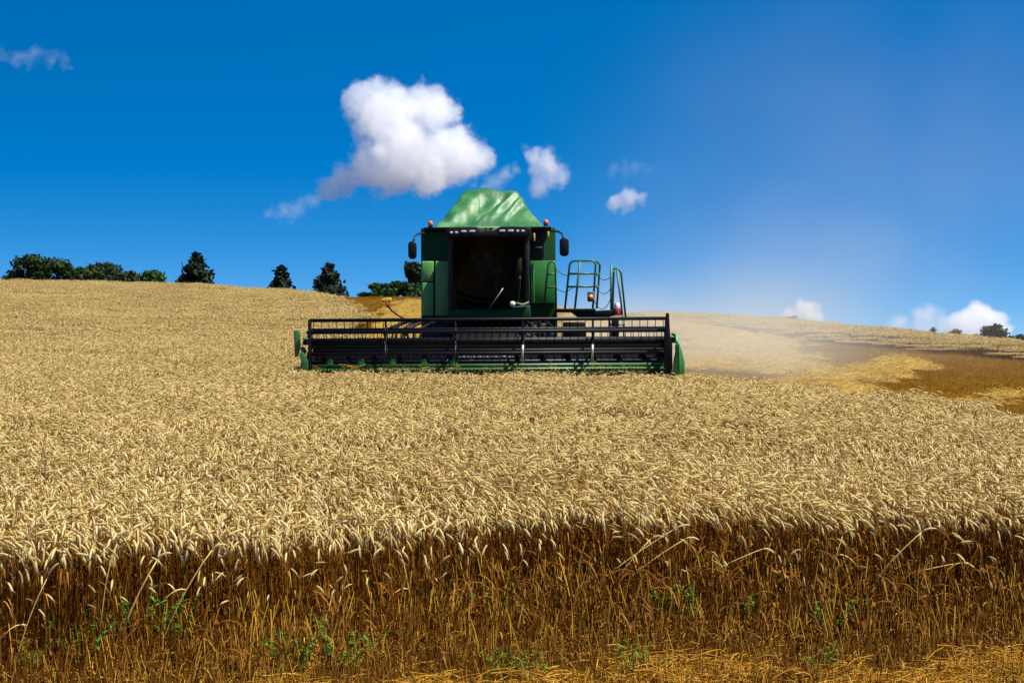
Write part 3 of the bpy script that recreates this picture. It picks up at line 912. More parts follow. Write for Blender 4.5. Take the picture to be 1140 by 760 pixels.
# cab roof: dark visor with a notched top, eight work lights and a pale badge
YV = 31.55
V = lambda u, v: (PX(u, YV), PZ_(v, YV))
b = MB()
b.prism([V(499, 263), V(499, 255), V(504, 253.6), V(515, 252.4), V(531, 252.4), V(539, 257.8), V(553, 257.8), V(560, 252.4), V(576, 252.2), V(588, 252.8), V(594, 254.4), V(594, 261.5), V(590, 263.4), V(503, 264)], yy(YV), yy(33.55))
roof = b.build('cab_roof', M['black'], ROOT, 0.012)
b = MB()
b.prism([V(531.8, 252.2), V(559.4, 252.2), V(552.8, 257.4), V(539.2, 257.4)], yy(YV + .02), yy(YV + .3))
badge = b.build('badge', M['pale'], roof, 0.01)
b = MB()
for pts in (((541.2, 255.9), (543.0, 253.4), (545.4, 253.2), (544.6, 254.4), (545.2, 256.0), (543.0, 255.2)), ((547.2, 256.0), (547.4, 253.4), (549.4, 253.0), (551.6, 254.2), (550.4, 256.0), (549.0, 255.2))):
    b.prism([V(*p) for p in pts], yy(YV - .005), yy(YV + .016))
b.build('emblem', M['green_dark'], badge)
for u, w, v in ((505, 1.7, 258.7), (510.6, 1.7, 258.6), (518.8, 3.2, 257.5), (528.3, 3.4, 257.4), (561.8, 3.3, 257.2), (571.2, 3.3, 257.2), (578.8, 1.6, 257.5), (584.6, 1.9, 257.6)):
    b = MB()
    hw = w / F * YV; hh = 1.25 / F * YV
    n = 14
    b.prism([(PX(u, YV) + hw*math.copysign(abs(math.cos(a))**.7, math.cos(a)), PZ_(v, YV) + hh*math.copysign(abs(math.sin(a))**.7, math.sin(a))) for a in np.linspace(0, 2*math.pi, n, endpoint=False)], yy(YV - .035), yy(YV - .002))
    b.build('work_light', M['lens'], roof, 0.006)

# tarpaulin over the grain tank
def tarp():
    nx, ny = 110, 90
    x0, x1 = PX(483, 33.75), PX(607, 33.75)
    y0, y1 = yy(33.75), yy(37.9)
    zb = PZ_(254, 33.75)
    Hh = PZ_(213, 34.95) - zb
    sx = np.linspace(0, 1, nx); sy = np.linspace(0, 1, ny) ** 1.3
    Xs, Ys = np.meshgrid(sx, sy)
    Wd = x1 - x0; Dp = y1 - y0
    X = x0 + Xs * Wd; Y = y0 + Ys * Dp
    da = np.minimum(Xs * Wd / 0.62, (1 - Xs) * Wd / 0.66)
    db = np.minimum(Ys * Dp / 1.2, (1 - Ys) * Dp / 1.3)
    m = np.minimum(np.minimum(da, db), 1.0)
    # soft blend of the facets
    k = 0.045
    def smin(a, b): 
        h = np.clip(0.5 + 0.5 * (b - a) / k, 0, 1); return b * (1 - h) + a * h - k * h * (1 - h)
    m = smin(smin(da, db), np.ones_like(da))
    sag = -0.10 * np.exp(-((m - .5) / .3) ** 2) * (0.6 + 0.4 * np.sin(Xs * 9))
    h = np.clip(m, 0, 1.2) + sag * .35
    # folds on the sloping front, in its own coordinates (a across, c up the slope)
    a = Xs; c = np.clip(Ys * Dp / 1.2, 0, 1.3)
    fr = np.exp(-np.clip(c - 1, 0, 9) * 6)
    q = 0.27 + 0.42 * c ** 0.75                    # long fold from lower left up to upper right
    dq = a - q
    low = np.clip(c * 4, 0, 1); top = 1 - np.clip((c - .82) / .2, 0, 1) ** 2 * (3 - 2 * np.clip((c - .82) / .2, 0, 1))
    en = fr * low * top
    h += en * (0.12 * np.tanh(dq / .026) * np.exp(-(dq / .15) ** 2) - .05 * np.exp(-((dq + .03) / .03) ** 2))
    h += en * (-.07 * np.exp(-((dq + .16) / .07) ** 2) + .03 * np.exp(-((dq + .27) / .05) ** 2))
    for off, wd, am, c0, cw in ((0.12, .018, .07, .62, .28), (0.22, .02, .09, .64, .28), (0.27, .02, -.04, .5, .3), (.36, .03, .03, .5, .3)):
        q2 = 0.34 + off + 0.30 * c ** 1.3
        h += en * am * (np.tanh((a - q2) / wd) * np.exp(-((a - q2) / .05) ** 2)) * np.exp(-((c - c0) / cw) ** 2)
    h += 0.018 * np.sin(a * 30 + c * 8) * en * (a < .4)
    h += 0.13 * np.exp(-((Xs - .44) / .17) ** 2) * np.exp(-((Ys * Dp - 1.7) / .55) ** 2)
    h += 0.012 * np.sin(Xs * 31 + Ys * 17) * np.clip(m * 2, 0, 1)
    Z = zb + Hh * h
    Vv = np.stack((X, Y, Z), -1).reshape(-1, 3)
    i = (np.arange(ny - 1)[:, None] * nx + np.arange(nx - 1)[None]).ravel()
    me = mesh_from('tank_cover', Vv, np.stack((i, i+1, i+nx+1, i+nx), -1).tolist(), [M['tarp']], smooth=True)
    o = bpy.data.objects.new('tank_cover', me); COL.objects.link(o); o.parent = ROOT
    s_ = o.modifiers.new('cloth', 'SOLIDIFY'); s_.thickness = 0.012; s_.offset = -1
    o['label'] = 'wrinkled green tarpaulin peaked over the grain tank'
tarp()

# beacons, mirrors, marker lamps
for u, v in ((480, 252.4), (608.6, 252.0)):
    b = MB()
    p = L(u, v, 33.35)
    b.lathe([(0.045, 0), (0.05, 0.03)], p, 'z', 14)
    bc = b.build('beacon', M['black'], ROOT)
    b = MB()
    b.lathe([(0.052, 0.031), (0.058, 0.06), (0.055, 0.10), (0.035, 0.13), (0.004, 0.14)], p, 'z', 16)
    b.build('beacon_lens', M['orange'], bc, smooth=True)
for pts, (u0, u1, v0, v1) in (((L(473, 259, 33.3), L(466, 260, 33.0), L(462.5, 263, 32.8), L(461.5, 269, 32.7)), (455.8, 465, 268, 288)),
                              ((L(613, 258, 33.3), L(623, 258.3, 33.0), L(627, 261, 32.8), L(628.5, 266, 32.7)), (624.2, 634.6, 265.5, 286))):
    b = MB(); b.tube(pts, 0.022, 8)
    arm = b.build('mirror', M['steel_dark'], ROOT, smooth=True)
    b = MB()
    a0, a1 = PX(u0, 32.7), PX(u1, 32.7); z0, z1 = PZ_(v1, 32.7), PZ_(v0, 32.7)
    c_ = .05
    b.prism([(a0 + c_, z0), (a1 - c_, z0), (a1, z0 + c_), (a1, z1 - c_), (a1 - c_, z1), (a0 + c_, z1), (a0, z1 - c_), (a0, z0 + c_)], yy(32.62), yy(32.74))
    hd = b.build('mirror_head', M['black'], arm, 0.025)
    b = MB()
    b.box(a0 + .03, a1 - .03, yy(32.742), yy(32.748), z0 + .04, z1 - .04)
    b.build('mirror_glass', M['steel'], hd)
for u, v, h, Ym in ((595.6, 264.5, 4.2, 33.2), (611.2, 262.5, 4, 33.3)):
    b = MB(); b.box(PX(u - 1.1, Ym), PX(u + 1.1, Ym), yy(Ym - .08), yy(Ym + .09), PZ_(v + h, Ym), PZ_(v - h, Ym))
    b.build('marker_lamp', M['yellow'], ROOT, 0.01)

# ---- header
YH = 30.0
hl, hr = PX(347, YH), PX(747, YH)
b = MB()
zb0, zb1 = PZ_(391, 30.8), PZ_(380.5, 30.8)
b.box(hl, hr, yy(30.72), yy(30.92), zb0, zb1)                       # top beam
b.prism([(yy(30.70), zb0), (yy(30.76), zb0), (yy(30.80), .62), (yy(30.0), .56), (yy(30.0), .60), (yy(30.68), .66)], hl + .02, hr - .02, 'x')   # back sheet and floor
b.box(PX(505, 30.8), PX(580, 30.8), yy(30.93), yy(31.05), .5, zb1 - .05)
header = b.build('header', M['black'], ROOT, 0.015)
b = MB()
b.box(hl, hr, yy(29.93), yy(30.02), PZ_(408.5, 29.95), PZ_(404.8, 29.95))
b.box(hl, hr, yy(29.86), yy(29.99), PZ_(413.5, 29.95), PZ_(409.2, 29.95))
n = 96
for i in range(n):
    xx = hl + (i + .5) * (hr - hl) / n
    zz = PZ_(411, 29.95)
    b.add([(xx - .018, yy(29.865), zz - .02), (xx + .018, yy(29.865), zz - .02), (xx + .018, yy(29.865), zz + .02), (xx - .018, yy(29.865), zz + .02), (xx, yy(29.74), zz)], [(0, 1, 4), (1, 2, 4), (2, 3, 4), (3, 0, 4)])
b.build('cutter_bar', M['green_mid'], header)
for u in (370, 405, 440, 475, 508.5, 663):
    b = MB()
    p = L(u, 404.6, 29.97)
    b.prism([(p.x - .075, p.z), (p.x + .085, p.z), (p.x + .05, p.z + .05), (p.x + .012, p.z + .105), (p.x - .03, p.z + .095), (p.x - .06, p.z + .05)], yy(29.94), yy(30.14))
    b.build('crop_lifter', M['green'], header, 0.008)
b = MB()                                                            # pale printed strip on the back sheet
xq = PX(513, 30.66)
while xq < PX(576, 30.66):
    w = random.uniform(.03, .09)
    b.box(xq, xq + w, yy(30.62), yy(30.645), PZ_(398.2, 30.66) + random.uniform(0, .006), PZ_(396.2, 30.66) - random.uniform(0, .008))
    xq += w + random.uniform(.006, .02)
b.build('printed_strip', M['grey'], header)
b = MB()                                                            # intake auger with its flighting
za, ya, ra = 0.82, yy(30.40), 0.12
b.tube([(hl + .05, ya, za), (hr - .05, ya, za)], ra, 20)
for sgn, xa, xb in ((1, hl + .1, (hl+hr)/2 - .5), (-1, hr - .1, (hl+hr)/2 + .5)):
    n = 150; vs, fs = [], []
    for i in range(n + 1):
        t = i / n; xx = xa + (xb - xa) * t; w = t * abs(xb - xa) / .5 * 2 * math.pi
        for r_ in (ra, ra + .10):
            vs.append((xx, ya + r_*math.cos(w), za + r_*math.sin(w)*sgn))
    for i in range(n): fs.append((2*i, 2*i+1, 2*i+3, 2*i+2))
    b.add(vs, fs)
b.build('intake_auger', M['steel_dark'], header, smooth=False)
# end sheets and crop dividers
for xa, xb in ((hl - .05, hl), (hr, hr + .07)):
    b = MB()
    b.prism([(yy(29.55), .58), (yy(30.95), .52), (yy(30.98), 1.3), (yy(30.6), 1.36), (yy(30.1), 1.08)], xa, xb, 'x')
    b.build('end_sheet', M['black'], header, 0.01)
b = MB()                                                            # left divider: a short plate on an arm, with a curved foot
p = lambda u, v: (PX(u, 29.7), PZ_(v, 29.7))
b.prism([p(331, 367), p(334, 365.5), p(337.6, 368), p(338.2, 384), p(335.5, 395), p(332, 396)], yy(29.62), yy(29.70))
b.prism([p(338.6, 391), p(343, 391), p(348, 400), p(348.5, 413), p(338, 414.5), p(340.5, 402)], yy(29.45), yy(29.60))
b.tube([L(341, 377, 29.7), L(344, 373.5, 29.75), L(348, 372.5, 29.9)], .025, 8)
b.tube([L(340, 386, 29.68), L(342.5, 391, 29.62)], .05, 8)
b.build('crop_divider', M['green_mid'], header, 0.012)
b = MB()                                                            # right divider: long bright wedge narrowing upwards
p = lambda u, v: (PX(u, 29.6), PZ_(v, 29.6))
b.prism([p(755.2, 384), p(758.5, 383), p(761.5, 392), p(764.5, 405), p(764.2, 417), p(752.5, 418), p(753, 403), p(755, 393)], yy(29.35), yy(29.62))
b.prism([p(757, 384), p(759, 384), p(759.6, 417), p(757.4, 417)], yy(29.29), yy(29.352))
b.tube([L(752, 373, 29.9), L(756.5, 375, 29.7), L(757, 383, 29.6)], .035, 8)
b.build('crop_divider', M['green'], header, 0.012)['label'] = 'bright green wedge shaped divider at the right end'

# ---- reel: six bats on spiders, tines hanging from each bat
rc_y, rc_z, rr = yy(29.95), PZ_(379.5, 29.95), 0.42
reel = MB().tube([(hl + .03, rc_y, rc_z), (hr - .03, rc_y, rc_z)], 0.075, 18).build('reel', M['black'], ROOT)
angs = [R(a) for a in (86, 146, 26, -34, -94, -154)]
for a in angs:
    b = MB()
    by_, bz_ = rc_y - rr*math.cos(a), rc_z + rr*math.sin(a)
    b.tube([(hl + .02, by_, bz_), (hr - .02, by_, bz_)], 0.036, 10)
    n = 46
    for i in range(n):
        xx = hl + .1 + (hr - hl - .2) * i / (n - 1)
        b.tube([(xx, by_, bz_ - .02), (xx, by_ + .015, bz_ - .10), (xx, by_ + .045, bz_ - .20)], 0.0075, 5)
    b.build('reel_bat', M['black'], reel, smooth=False)
for u in (349, 433, 511, 586, 663.5, 744.5):
    b = MB()
    xx = PX(u, 29.95)
    for a in angs:
        b.tube([(xx, rc_y, rc_z), (xx, rc_y - rr*math.cos(a), rc_z + rr*math.sin(a))], 0.022, 8)
    ring = [(xx, rc_y - rr*.62*math.cos(a), rc_z + rr*.62*math.sin(a)) for a in np.linspace(0, 2*math.pi, 19)]
    b.tube(ring, 0.014, 6)
    b.lathe([(.11, -.02), (.11, .02)], (xx, rc_y, rc_z), 'x', 16)
    b.build('reel_spider', M['steel_dark'], reel)
for u, w in ((433, .012), (511, .012), (586, .026), (663.5, .026)):
    b = MB(); b.tube([L(u, 384, 29.48), L(u - .4, 395, 29.45), L(u, 404, 29.5)], w, 8)
    b.build('reel_stay', M['steel'] if u > 550 else M['steel_dark'], reel, smooth=True)
for xx in (hl - .075, hr + .10):
    b = MB()
    b.prism([(yy(30.95), 1.22), (yy(30.95), 1.34), (yy(29.9), rc_z + .06), (yy(29.75), rc_z), (yy(29.9), rc_z - .06)], xx - .022, xx + .022, 'x')
    b.build('reel_arm', M['black'], reel, 0.008)
b = MB()                                                            # upright end posts
b.box(PX(347, 29.55), PX(349.6, 29.55), yy(29.48), yy(29.56), PZ_(411, 29.55), PZ_(354.5, 29.55))
b.build('end_post', M['black'], reel, 0.006)
b = MB()
b.prism([(PX(742.5, 29.5), PZ_(411, 29.5)), (PX(752, 29.5), PZ_(413, 29.5)), (PX(752, 29.5), PZ_(384, 29.5)), (PX(749.6, 29.5), PZ_(372, 29.5)), (PX(748.6, 29.5), PZ_(350, 29.5)), (PX(745.4, 29.5), PZ_(349.4, 29.5)), (PX(743, 29.5), PZ_(372, 29.5))], yy(29.46), yy(29.52))
b.build('end_post', M['black'], reel, 0.008)
# hydraulics and hoses on the header's back
for k in range(9):
    b = MB()
    u0 = 435 + k * 4 + random.uniform(-2, 2)
    b.tube([L(u0, 380, 30.9), L(u0 + random.uniform(-5, 8), 370 + random.uniform(-6, 4), 31.1), L(u0 + random.uniform(0, 14), 361 + random.uniform(-4, 6), 31.3), L(u0 + 22, 356, 31.7)], .024, 7)
    b.build('hydraulic_hose', M['black'], header, smooth=True)
for k in range(8):
    b = MB()
    u0 = 594 + k * 3.2
    b.tube([L(u0, 380, 30.9), L(u0 + random.uniform(-6, 6), 368 + random.uniform(-5, 5), 31.1), L(u0 - 8, 356, 31.6)], .022, 7)
    b.build('hydraulic_hose', M['black'], header, smooth=True)
b = MB()                                                            # drive box behind the reel on the right
b.box(PX(629, 31.2), PX(654, 31.2), yy(31.1), yy(31.5), PZ_(381, 31.2), PZ_(359, 31.2))
b.build('drive_box', M['black'], header, 0.02)
b = MB()
b.box(PX(683, 31.2), PX(691, 31.2), yy(31.1), yy(31.3), PZ_(381, 31.2), PZ_(357, 31.2))
b.build('drive_box', M['black'], header, 0.02)
b = MB()
b.prism([(yy(30.95), .62), (yy(30.95), 1.18), (yy(32.4), 1.75), (yy(33.3), 1.75), (yy(33.3), 1.2), (yy(32.2), 1.05)], PX(505, 31), PX(588, 31), 'x')
b.build('feeder_house', M['black'], ROOT, 0.02)

# cut straw lying in the header and caught on the cutter bar
n = 220
P = np.stack((rng.uniform(hl + .1, hr - .1, n) + RX, rng.uniform(29.8, 30.5, n), RZ + .66 + np.abs(rng.normal(0, .05, n))), -1)
o = scatter('cut_straw', [litter_variant(640 + i) for i in range(8)], P, rng.integers(0, 8, n), rng.uniform(0, 6.28, n), rng.uniform(.6, 1.2, n)[:, None], [M['stubble']])
props(o, 'cut straw caught along the cutter bar of the header', 'straw', None, 'stuff')

# ---- wheels
def wheel(cx, cy, r_, w):
    rd = MB()
    rd.lathe([(r_*.56, -w*.5), (r_*.60, -w*.52), (r_*.86, -w*.5), (r_*.97, -w*.38), (r_, -w*.2), (r_, w*.2), (r_*.97, w*.38), (r_*.86, w*.5), (r_*.60, w*.52), (r_*.56, w*.5)], (cx, cy, r_), 'x', 48)
    n = 22
    for i in range(n):
        for s_ in (-1, 1):
            a = 2*math.pi*(i + (.5 if s_ > 0 else 0))/n
            vs = []
            for t, da in ((0.02, 0.0), (.5, -.16)):
                for e_ in (-.05, .05):
                    for q in (.97, 1.035):
                        aa = a + da + e_
                        vs.append((cx + s_*w*t, cy + r_*q*math.cos(aa), r_ + r_*q*math.sin(aa)))
            rd.add(vs, [(0, 1, 3, 2), (4, 6, 7, 5), (0, 4, 5, 1), (2, 3, 7, 6), (1, 5, 7, 3), (0, 2, 6, 4)])
    ob = rd.build('wheel', M['rubber'], ROOT)
    rm = MB()
    rm.lathe([(.04, -w*.46), (r_*.2, -w*.44), (r_*.22, -w*.2), (r_*.5, -w*.22), (r_*.555, -w*.49), (r_*.555, w*.49), (r_*.5, w*.22), (r_*.22, w*.2), (r_*.2, w*.44), (.04, w*.46)], (cx, cy, r_), 'x', 36)
    rm.build('rim', M['yellow'], ob)
for sx in (-1, 1):
    wheel((xl + xr)/2 + sx*1.05, yy(33.9), .86, .62)
    wheel((xl + xr)/2 + sx*1.15, yy(39.4), .60, .42)

# ---- access platform, guard rails, ladder on the right
YP = 33.0
def pipe(pts, r_=.023, n=8):
    b_ = MB()
    for q in pts:
        b_.tube([L(*p_) for p_ in q], r_, n)
    return b_
b = MB()
b.box(PX(619, YP), PX(663, YP), yy(32.7), yy(34.0), PZ_(347.6, YP), PZ_(344.4, YP))
b.prism([(PX(636, YP), PZ_(347.7, YP)), (PX(692, YP), PZ_(345.5, YP)), (PX(692, YP), PZ_(351, YP)), (PX(668, YP), PZ_(355, YP)), (PX(644, YP), PZ_(354, YP))], yy(32.75), yy(33.3))
plat = b.build('platform', M['black'], ROOT, 0.01)
b = pipe([((629.5, 344, YP), (635, 296, YP), (636.5, 292.6, YP), (640, 291, YP), (660, 291, YP), (663, 292.6, YP), (664, 296, YP), (660.5, 344, YP)),
          ((646.8, 291, YP), (640.5, 344, YP)), ((634, 305.3, YP), (663, 305.3, YP)), ((632.3, 319.7, YP), (662, 319.7, YP)),
          ((660, 291, YP), (664.5, 291.8, 33.5), (668, 296, 33.9), (666, 320, 33.9), (664, 344, 33.9)), ((663, 305.3, YP), (667.2, 305.6, 33.9)), ((662, 319.7, YP), (666, 320, 33.9))])
b.build('guard_rail', M['rail'], plat, smooth=True)
b = pipe([((606.2, 338, 33.2), (611, 296, 33.2), (612.5, 292.5, 33.2), (615, 291.2, 33.2), (617.6, 292.5, 33.2), (619, 296, 33.2), (619.6, 350, 33.2)),
          ((609.8, 305.5, 33.2), (619.2, 305.5, 33.2)), ((608.2, 320, 33.2), (619.3, 320, 33.2))], .020)
b.build('guard_rail', M['rail'], plat, smooth=True)['label'] = 'narrow rail in front of the bright green panel'
b = pipe([((680.8, 350, YP), (681.2, 294, YP)), ((682, 352, 33.3), (683.8, 300, 33.3), (686, 299.5, 33.3), (690, 301.5, 33.3), (692, 305, 33.3), (696.8, 356, 33.3)), ((687.2, 301, 33.1), (692.2, 340, 33.1), (693, 352, 33.1)), ((680.9, 305, YP), (684, 302, 33.3))], .022)
b.tube([L(678.5, 352, YP), L(681, 385, 32.9), L(683, 420, 32.8)], .022, 8); b.tube([L(694, 352, YP), L(696, 385, 32.9), L(698, 420, 32.8)], .022, 8)
for v in (362, 378, 394, 410):
    b.box(PX(680, 32.9), PX(696, 32.9), yy(32.82), yy(33.0), PZ_(v + .9, 32.9), PZ_(v - .9, 32.9))
b.build('ladder', M['rail'], plat)
def chain(p0, p1, sag):
    p0, p1 = L(*p0), L(*p1); q = []
    for i in range(13):
        t = i / 12; w = p0.lerp(p1, t); w.z -= sag * 4 * t * (1 - t); q.append(w)
    return q
for c in (((619.2, 299, 33.2), (634, 307, YP), .05), ((619.4, 321, 33.2), (638, 321, YP), .08), ((664, 306, YP), (681, 309, YP), .09), ((663, 318, YP), (681, 321, YP), .16), ((661, 333, YP), (681, 332, YP), .24)):
    b = MB(); b.tube(chain(*c), .008, 5)
    b.build('chain', M['steel_dark'], plat)
b = MB()
b.box(PX(654.5, 32.95), PX(662.5, 32.95), yy(32.86), yy(32.97), PZ_(336.5, 32.95), PZ_(325.5, 32.95))
lm = b.build('side_lamp', M['rail'], plat, 0.02)
b = MB()
b.lathe([(.07, -.03), (.065, 0), (.01, .004)], L(658.2, 332, 32.83), 'y', 14)
b.build('lamp_lens', M['orange'], lm, smooth=True)
b = MB()
b.tube([L(687.2, 352, 32.8), L(687.4, 343.5, 32.8)], .085, 16)
rc = b.build('warning_marker', M['red'], plat, 0.012)
b = MB()
b.tube([L(687.4, 343.2, 32.8), L(687.6, 337.8, 32.8)], [.07, .05], 14)
b.build('marker_cap', M['white'], rc, 0.01)

# ---- marker lamp on a bent arm at the header's left
b = MB()
b.tube([L(462, 358.5, 31.0), L(455, 355.5, 31.0), L(446, 350.5, 31.0), L(439, 345.5, 31.0), L(435, 341, 31.0), L(434, 333, 31.0)], .018, 8)
arm = b.build('marker_arm', M['black'], header, smooth=True)
b = MB()
b.tube([L(434.5, 341.5, 30.97), L(434, 334.5, 30.97)], [.028, .04], 12)
b.build('marker_lamp', M['orange'], arm)
b = MB()
b.prism([(PX(426, 31), PZ_(334, 31)), (PX(428, 31), PZ_(331.5, 31)), (PX(438, 31), PZ_(330.6, 31)), (PX(438.5, 31), PZ_(334, 31)), (PX(430, 31), PZ_(335.5, 31))], yy(30.93), yy(31.06))
b.build('marker_flag', M['yellow'], arm, 0.008)

# ------------------------------------------------------------------ TREES on and beyond the skyline
def leaf_cloud(pts, nrm_c, size, r, name, mat, parent, tone_f):
    """Many small leaf-cluster faces; each a bent quad turned at random."""
    n = len(pts)
    a = r.normal(0, 1, (n, 3)); a /= np.linalg.norm(a, axis=1)[:, None]
    bb = r.normal(0, 1, (n, 3)); bb -= a * (a * bb).sum(1)[:, None]; bb /= np.linalg.norm(bb, axis=1)[:, None]
    s_ = size * r.uniform(0.6, 1.35, n)[:, None]
    V = np.stack((pts - a*s_, pts - bb*s_*.6, pts + a*s_, pts + bb*s_*.6), 1).reshape(-1, 3)
    faces = (np.arange(n)[:, None]*4 + np.arange(4)[None]).tolist()
    me = mesh_from(name, V, faces, [mat], np.repeat(tone_f, 4))
    o = bpy.data.objects.new(name, me); COL.objects.link(o); o.parent = parent
    return o

def trunk_mesh(h, r0, limbs, r, parent, spread):
    b_ = MB()
    b_.tube([(0, 0, -.4), (0.05*h*.2, 0, h*.35), (-.03*h*.3, .02*h, h*.85)], [r0, r0*.75, r0*.25], 9)
    for i in range(limbs):
        z = h * r.uniform(.3, .75); a = r.uniform(0, 6.28); ln = spread * r.uniform(.45, .85)
        b_.tube([(0, 0, z), (math.cos(a)*ln*.5, math.sin(a)*ln*.5, z + ln*.35), (math.cos(a)*ln, math.sin(a)*ln, z + ln*.6)], [r0*.4, r0*.25, r0*.08], 6)
    return b_.build('trunk', M['bark'], parent, smooth=True)

def broadleaf(u, v_top, wpx, Y, seed, mat, label, flat=1.0, name='tree', group='trees along the skyline', leaf=.36, bare=0.25, n=2600):
    r = np.random.default_rng(seed)
    sc_ = Y / F
    X = (u - 570) * sc_; z0 = g1(X, Y); H = (380 - v_top) * sc_ - z0; w = wpx * 1.12 * sc_ / 2; n = int(n * 1.25)
    root = empty(name, (X, Y, z0))
    props(root, label, 'tree', group)
    trunk_mesh(H, .05 * H * .7 + .08, 7, r, root, w)
    k = 16
    cs = []
    for i in range(k):
        a = r.uniform(0, 6.28); q = math.sqrt(r.random()) * .72; zf = r.uniform(bare + .12, .86)
        lim = math.sqrt(max(.12, 1 - ((zf - .5) / .55) ** 2))
        cs.append((math.cos(a)*q*w*lim, math.sin(a)*q*w*lim, zf*H, r.uniform(.26, .42)*w, r.uniform(.12, .2)*H*flat))
    cs.append((0, 0, H*.84, w*.35, H*.16))
    pts, tone = [], []
    for c in cs:
        m = n // len(cs)
        d = r.normal(0, 1, (m, 3)); d /= np.linalg.norm(d, axis=1)[:, None]
        rad = r.random(m)[:, None] ** .4
        p_ = d * rad * np.array([c[3], c[3], c[4]]) * (1 + .18*np.sin(d[:, :1]*7 + d[:, 2:]*5)) + np.array(c[:3])
        pts.append(p_); tone.append(np.clip(r.normal(.45 + r.normal(0, .16), .2, m), 0, 1))
    pts = np.concatenate(pts); tone = np.concatenate(tone)
    pts[:, 2] = np.minimum(pts[:, 2], H)
    leaf_cloud(pts, None, leaf, r, 'crown', mat, root, tone)
    return root

def conifer(u, v_top, wpx, Y, seed, label, blunt=0.0, base_z=0.0, group='trees along the skyline', n=3000, leaf=.5):
    r = np.random.default_rng(seed)
    sc_ = Y / F
    X = (u - 570) * sc_; z0 = g1(X, Y); H = (380 - v_top) * sc_ - z0; w = wpx * 1.22 * sc_ / 2
    root = empty('tree', (X, Y, z0)); props(root, label, 'tree', group)
    b_ = MB(); b_.tube([(0, 0, -.4), (0, 0, H*.5), (0, 0, H*.96)], [.04*H, .025*H, .006*H], 9)
    pts, tone = [], []
    tiers = 26
    for i in range(tiers):
        f = i / (tiers - 1); z = H * (.14 + .84*f)
        rad = w * (1 - f ** 1.25) ** (.85 - .3*blunt) * r.uniform(.95, 1.08) + .12
        nb = max(4, int(11 * (1 - f) + 4))
        for j in range(nb):
            a = r.uniform(0, 6.28); ln = rad * r.uniform(.75, 1.1)
            e_ = np.array((math.cos(a)*ln, math.sin(a)*ln, z - ln*.22 + r.normal(0, .1)))
            b_.tube([(0, 0, z), (e_[0]*.5, e_[1]*.5, z - ln*.06), tuple(e_)], [.03, .02, .008], 4)
            m = max(8, int(n / 190 * (1 - f*.4)))
            t = r.random(m) ** .6
            p_ = np.array((0, 0, z))[None]*(1 - t)[:, None] + e_[None]*t[:, None] + r.normal(0, 1, (m, 3))*np.array([.3, .3, .26])*(.35 + .65*t)[:, None]
            pts.append(p_); tone.append(np.clip(r.normal(.45, .22, m), 0, 1))
    b_.build('trunk', M['bark'], root)
    pts = np.concatenate(pts); tone = np.concatenate(tone); pts[:, 2] = np.minimum(pts[:, 2], H)
    leaf_cloud(pts, None, leaf, r, 'crown', M['needle'], root, tone)
    return root

broadleaf(34, 283, 46, 290, 1, M['leaf_dark'], 'tallest dark broad tree at the left end of the skyline row', n=3600)
broadleaf(64, 287, 44, 300, 2, M['leaf_dark'], 'dark tree with sloping crown, second in the left skyline row')
broadleaf(88, 297, 34, 304, 3, M['leaf_mid'], 'low olive tree in the dip of the left skyline row', n=1800)
broadleaf(116, 292, 46, 296, 4, M['leaf_dark'], 'wide dark round tree in the middle of the left skyline row')
broadleaf(143, 302, 32, 306, 5, M['leaf_dark'], 'low dark tree in the shallow notch of the left skyline row', n=1500)
broadleaf(169, 301, 34, 292, 6, M['leaf_bright'], 'small brighter green tree ending the left skyline row', n=1800)
broadleaf(10, 306, 34, 310, 7, M['leaf_mid'], 'low olive shrub at the left edge of the frame', name='shrub', n=1200)['category'] = 'shrub'
conifer(218, 282.5, 40, 285, 8, 'blunt topped dark conifer standing alone right of the left tree row', blunt=1.0)
conifer(313, 296, 30, 292, 9, 'smallest pointed conifer, half sunk behind the wheat crest', blunt=.2, n=2200)
conifer(366, 294, 41, 285, 10, 'broad pointed conifer above the start of the cut strip', blunt=.35)
broadleaf(418, 315, 38, 288, 11, M['leaf_mid'], 'low rounded green tree just left of the harvester', n=1800)
broadleaf(440, 314, 36, 292, 12, M['leaf_mid'], 'mid green bushy tree beside the harvester body', n=1800)
broadleaf(462, 312, 30, 296, 13, M['leaf_bright'], 'green bushy tree partly behind the harvester', n=1500)
broadleaf(462, 292, 28, 280, 14, M['leaf_dark'], 'dark flat crowned tree rising beside the left mirror of the harvester', bare=.55, n=1800)
broadleaf(1038, 364, 10, 320, 15, M['leaf_mid'], 'tiny tree on the right skyline, farthest left of the right hand bushes', n=900, leaf=.22)
broadleaf(1063, 366, 17, 318, 16, M['leaf_mid'], 'small round tree on the right skyline between tiny tree and big bush', n=1200, leaf=.25)
broadleaf(1109, 360.5, 36, 310, 17, M['leaf_dark'], 'big domed dark tree on the right skyline', n=2600)
broadleaf(1083, 372.5, 34, 325, 18, M['leaf_dark'], 'low dark hedge tree left of the big domed tree', n=1400)
broadleaf(1136, 372.5, 28, 322, 19, M['leaf_dark'], 'low dark tree at the right edge of the frame', n=1400)
broadleaf(883, 352, 22, 330, 20, M['leaf_dark'], 'low dark tree barely showing over the dusty right skyline', n=900)

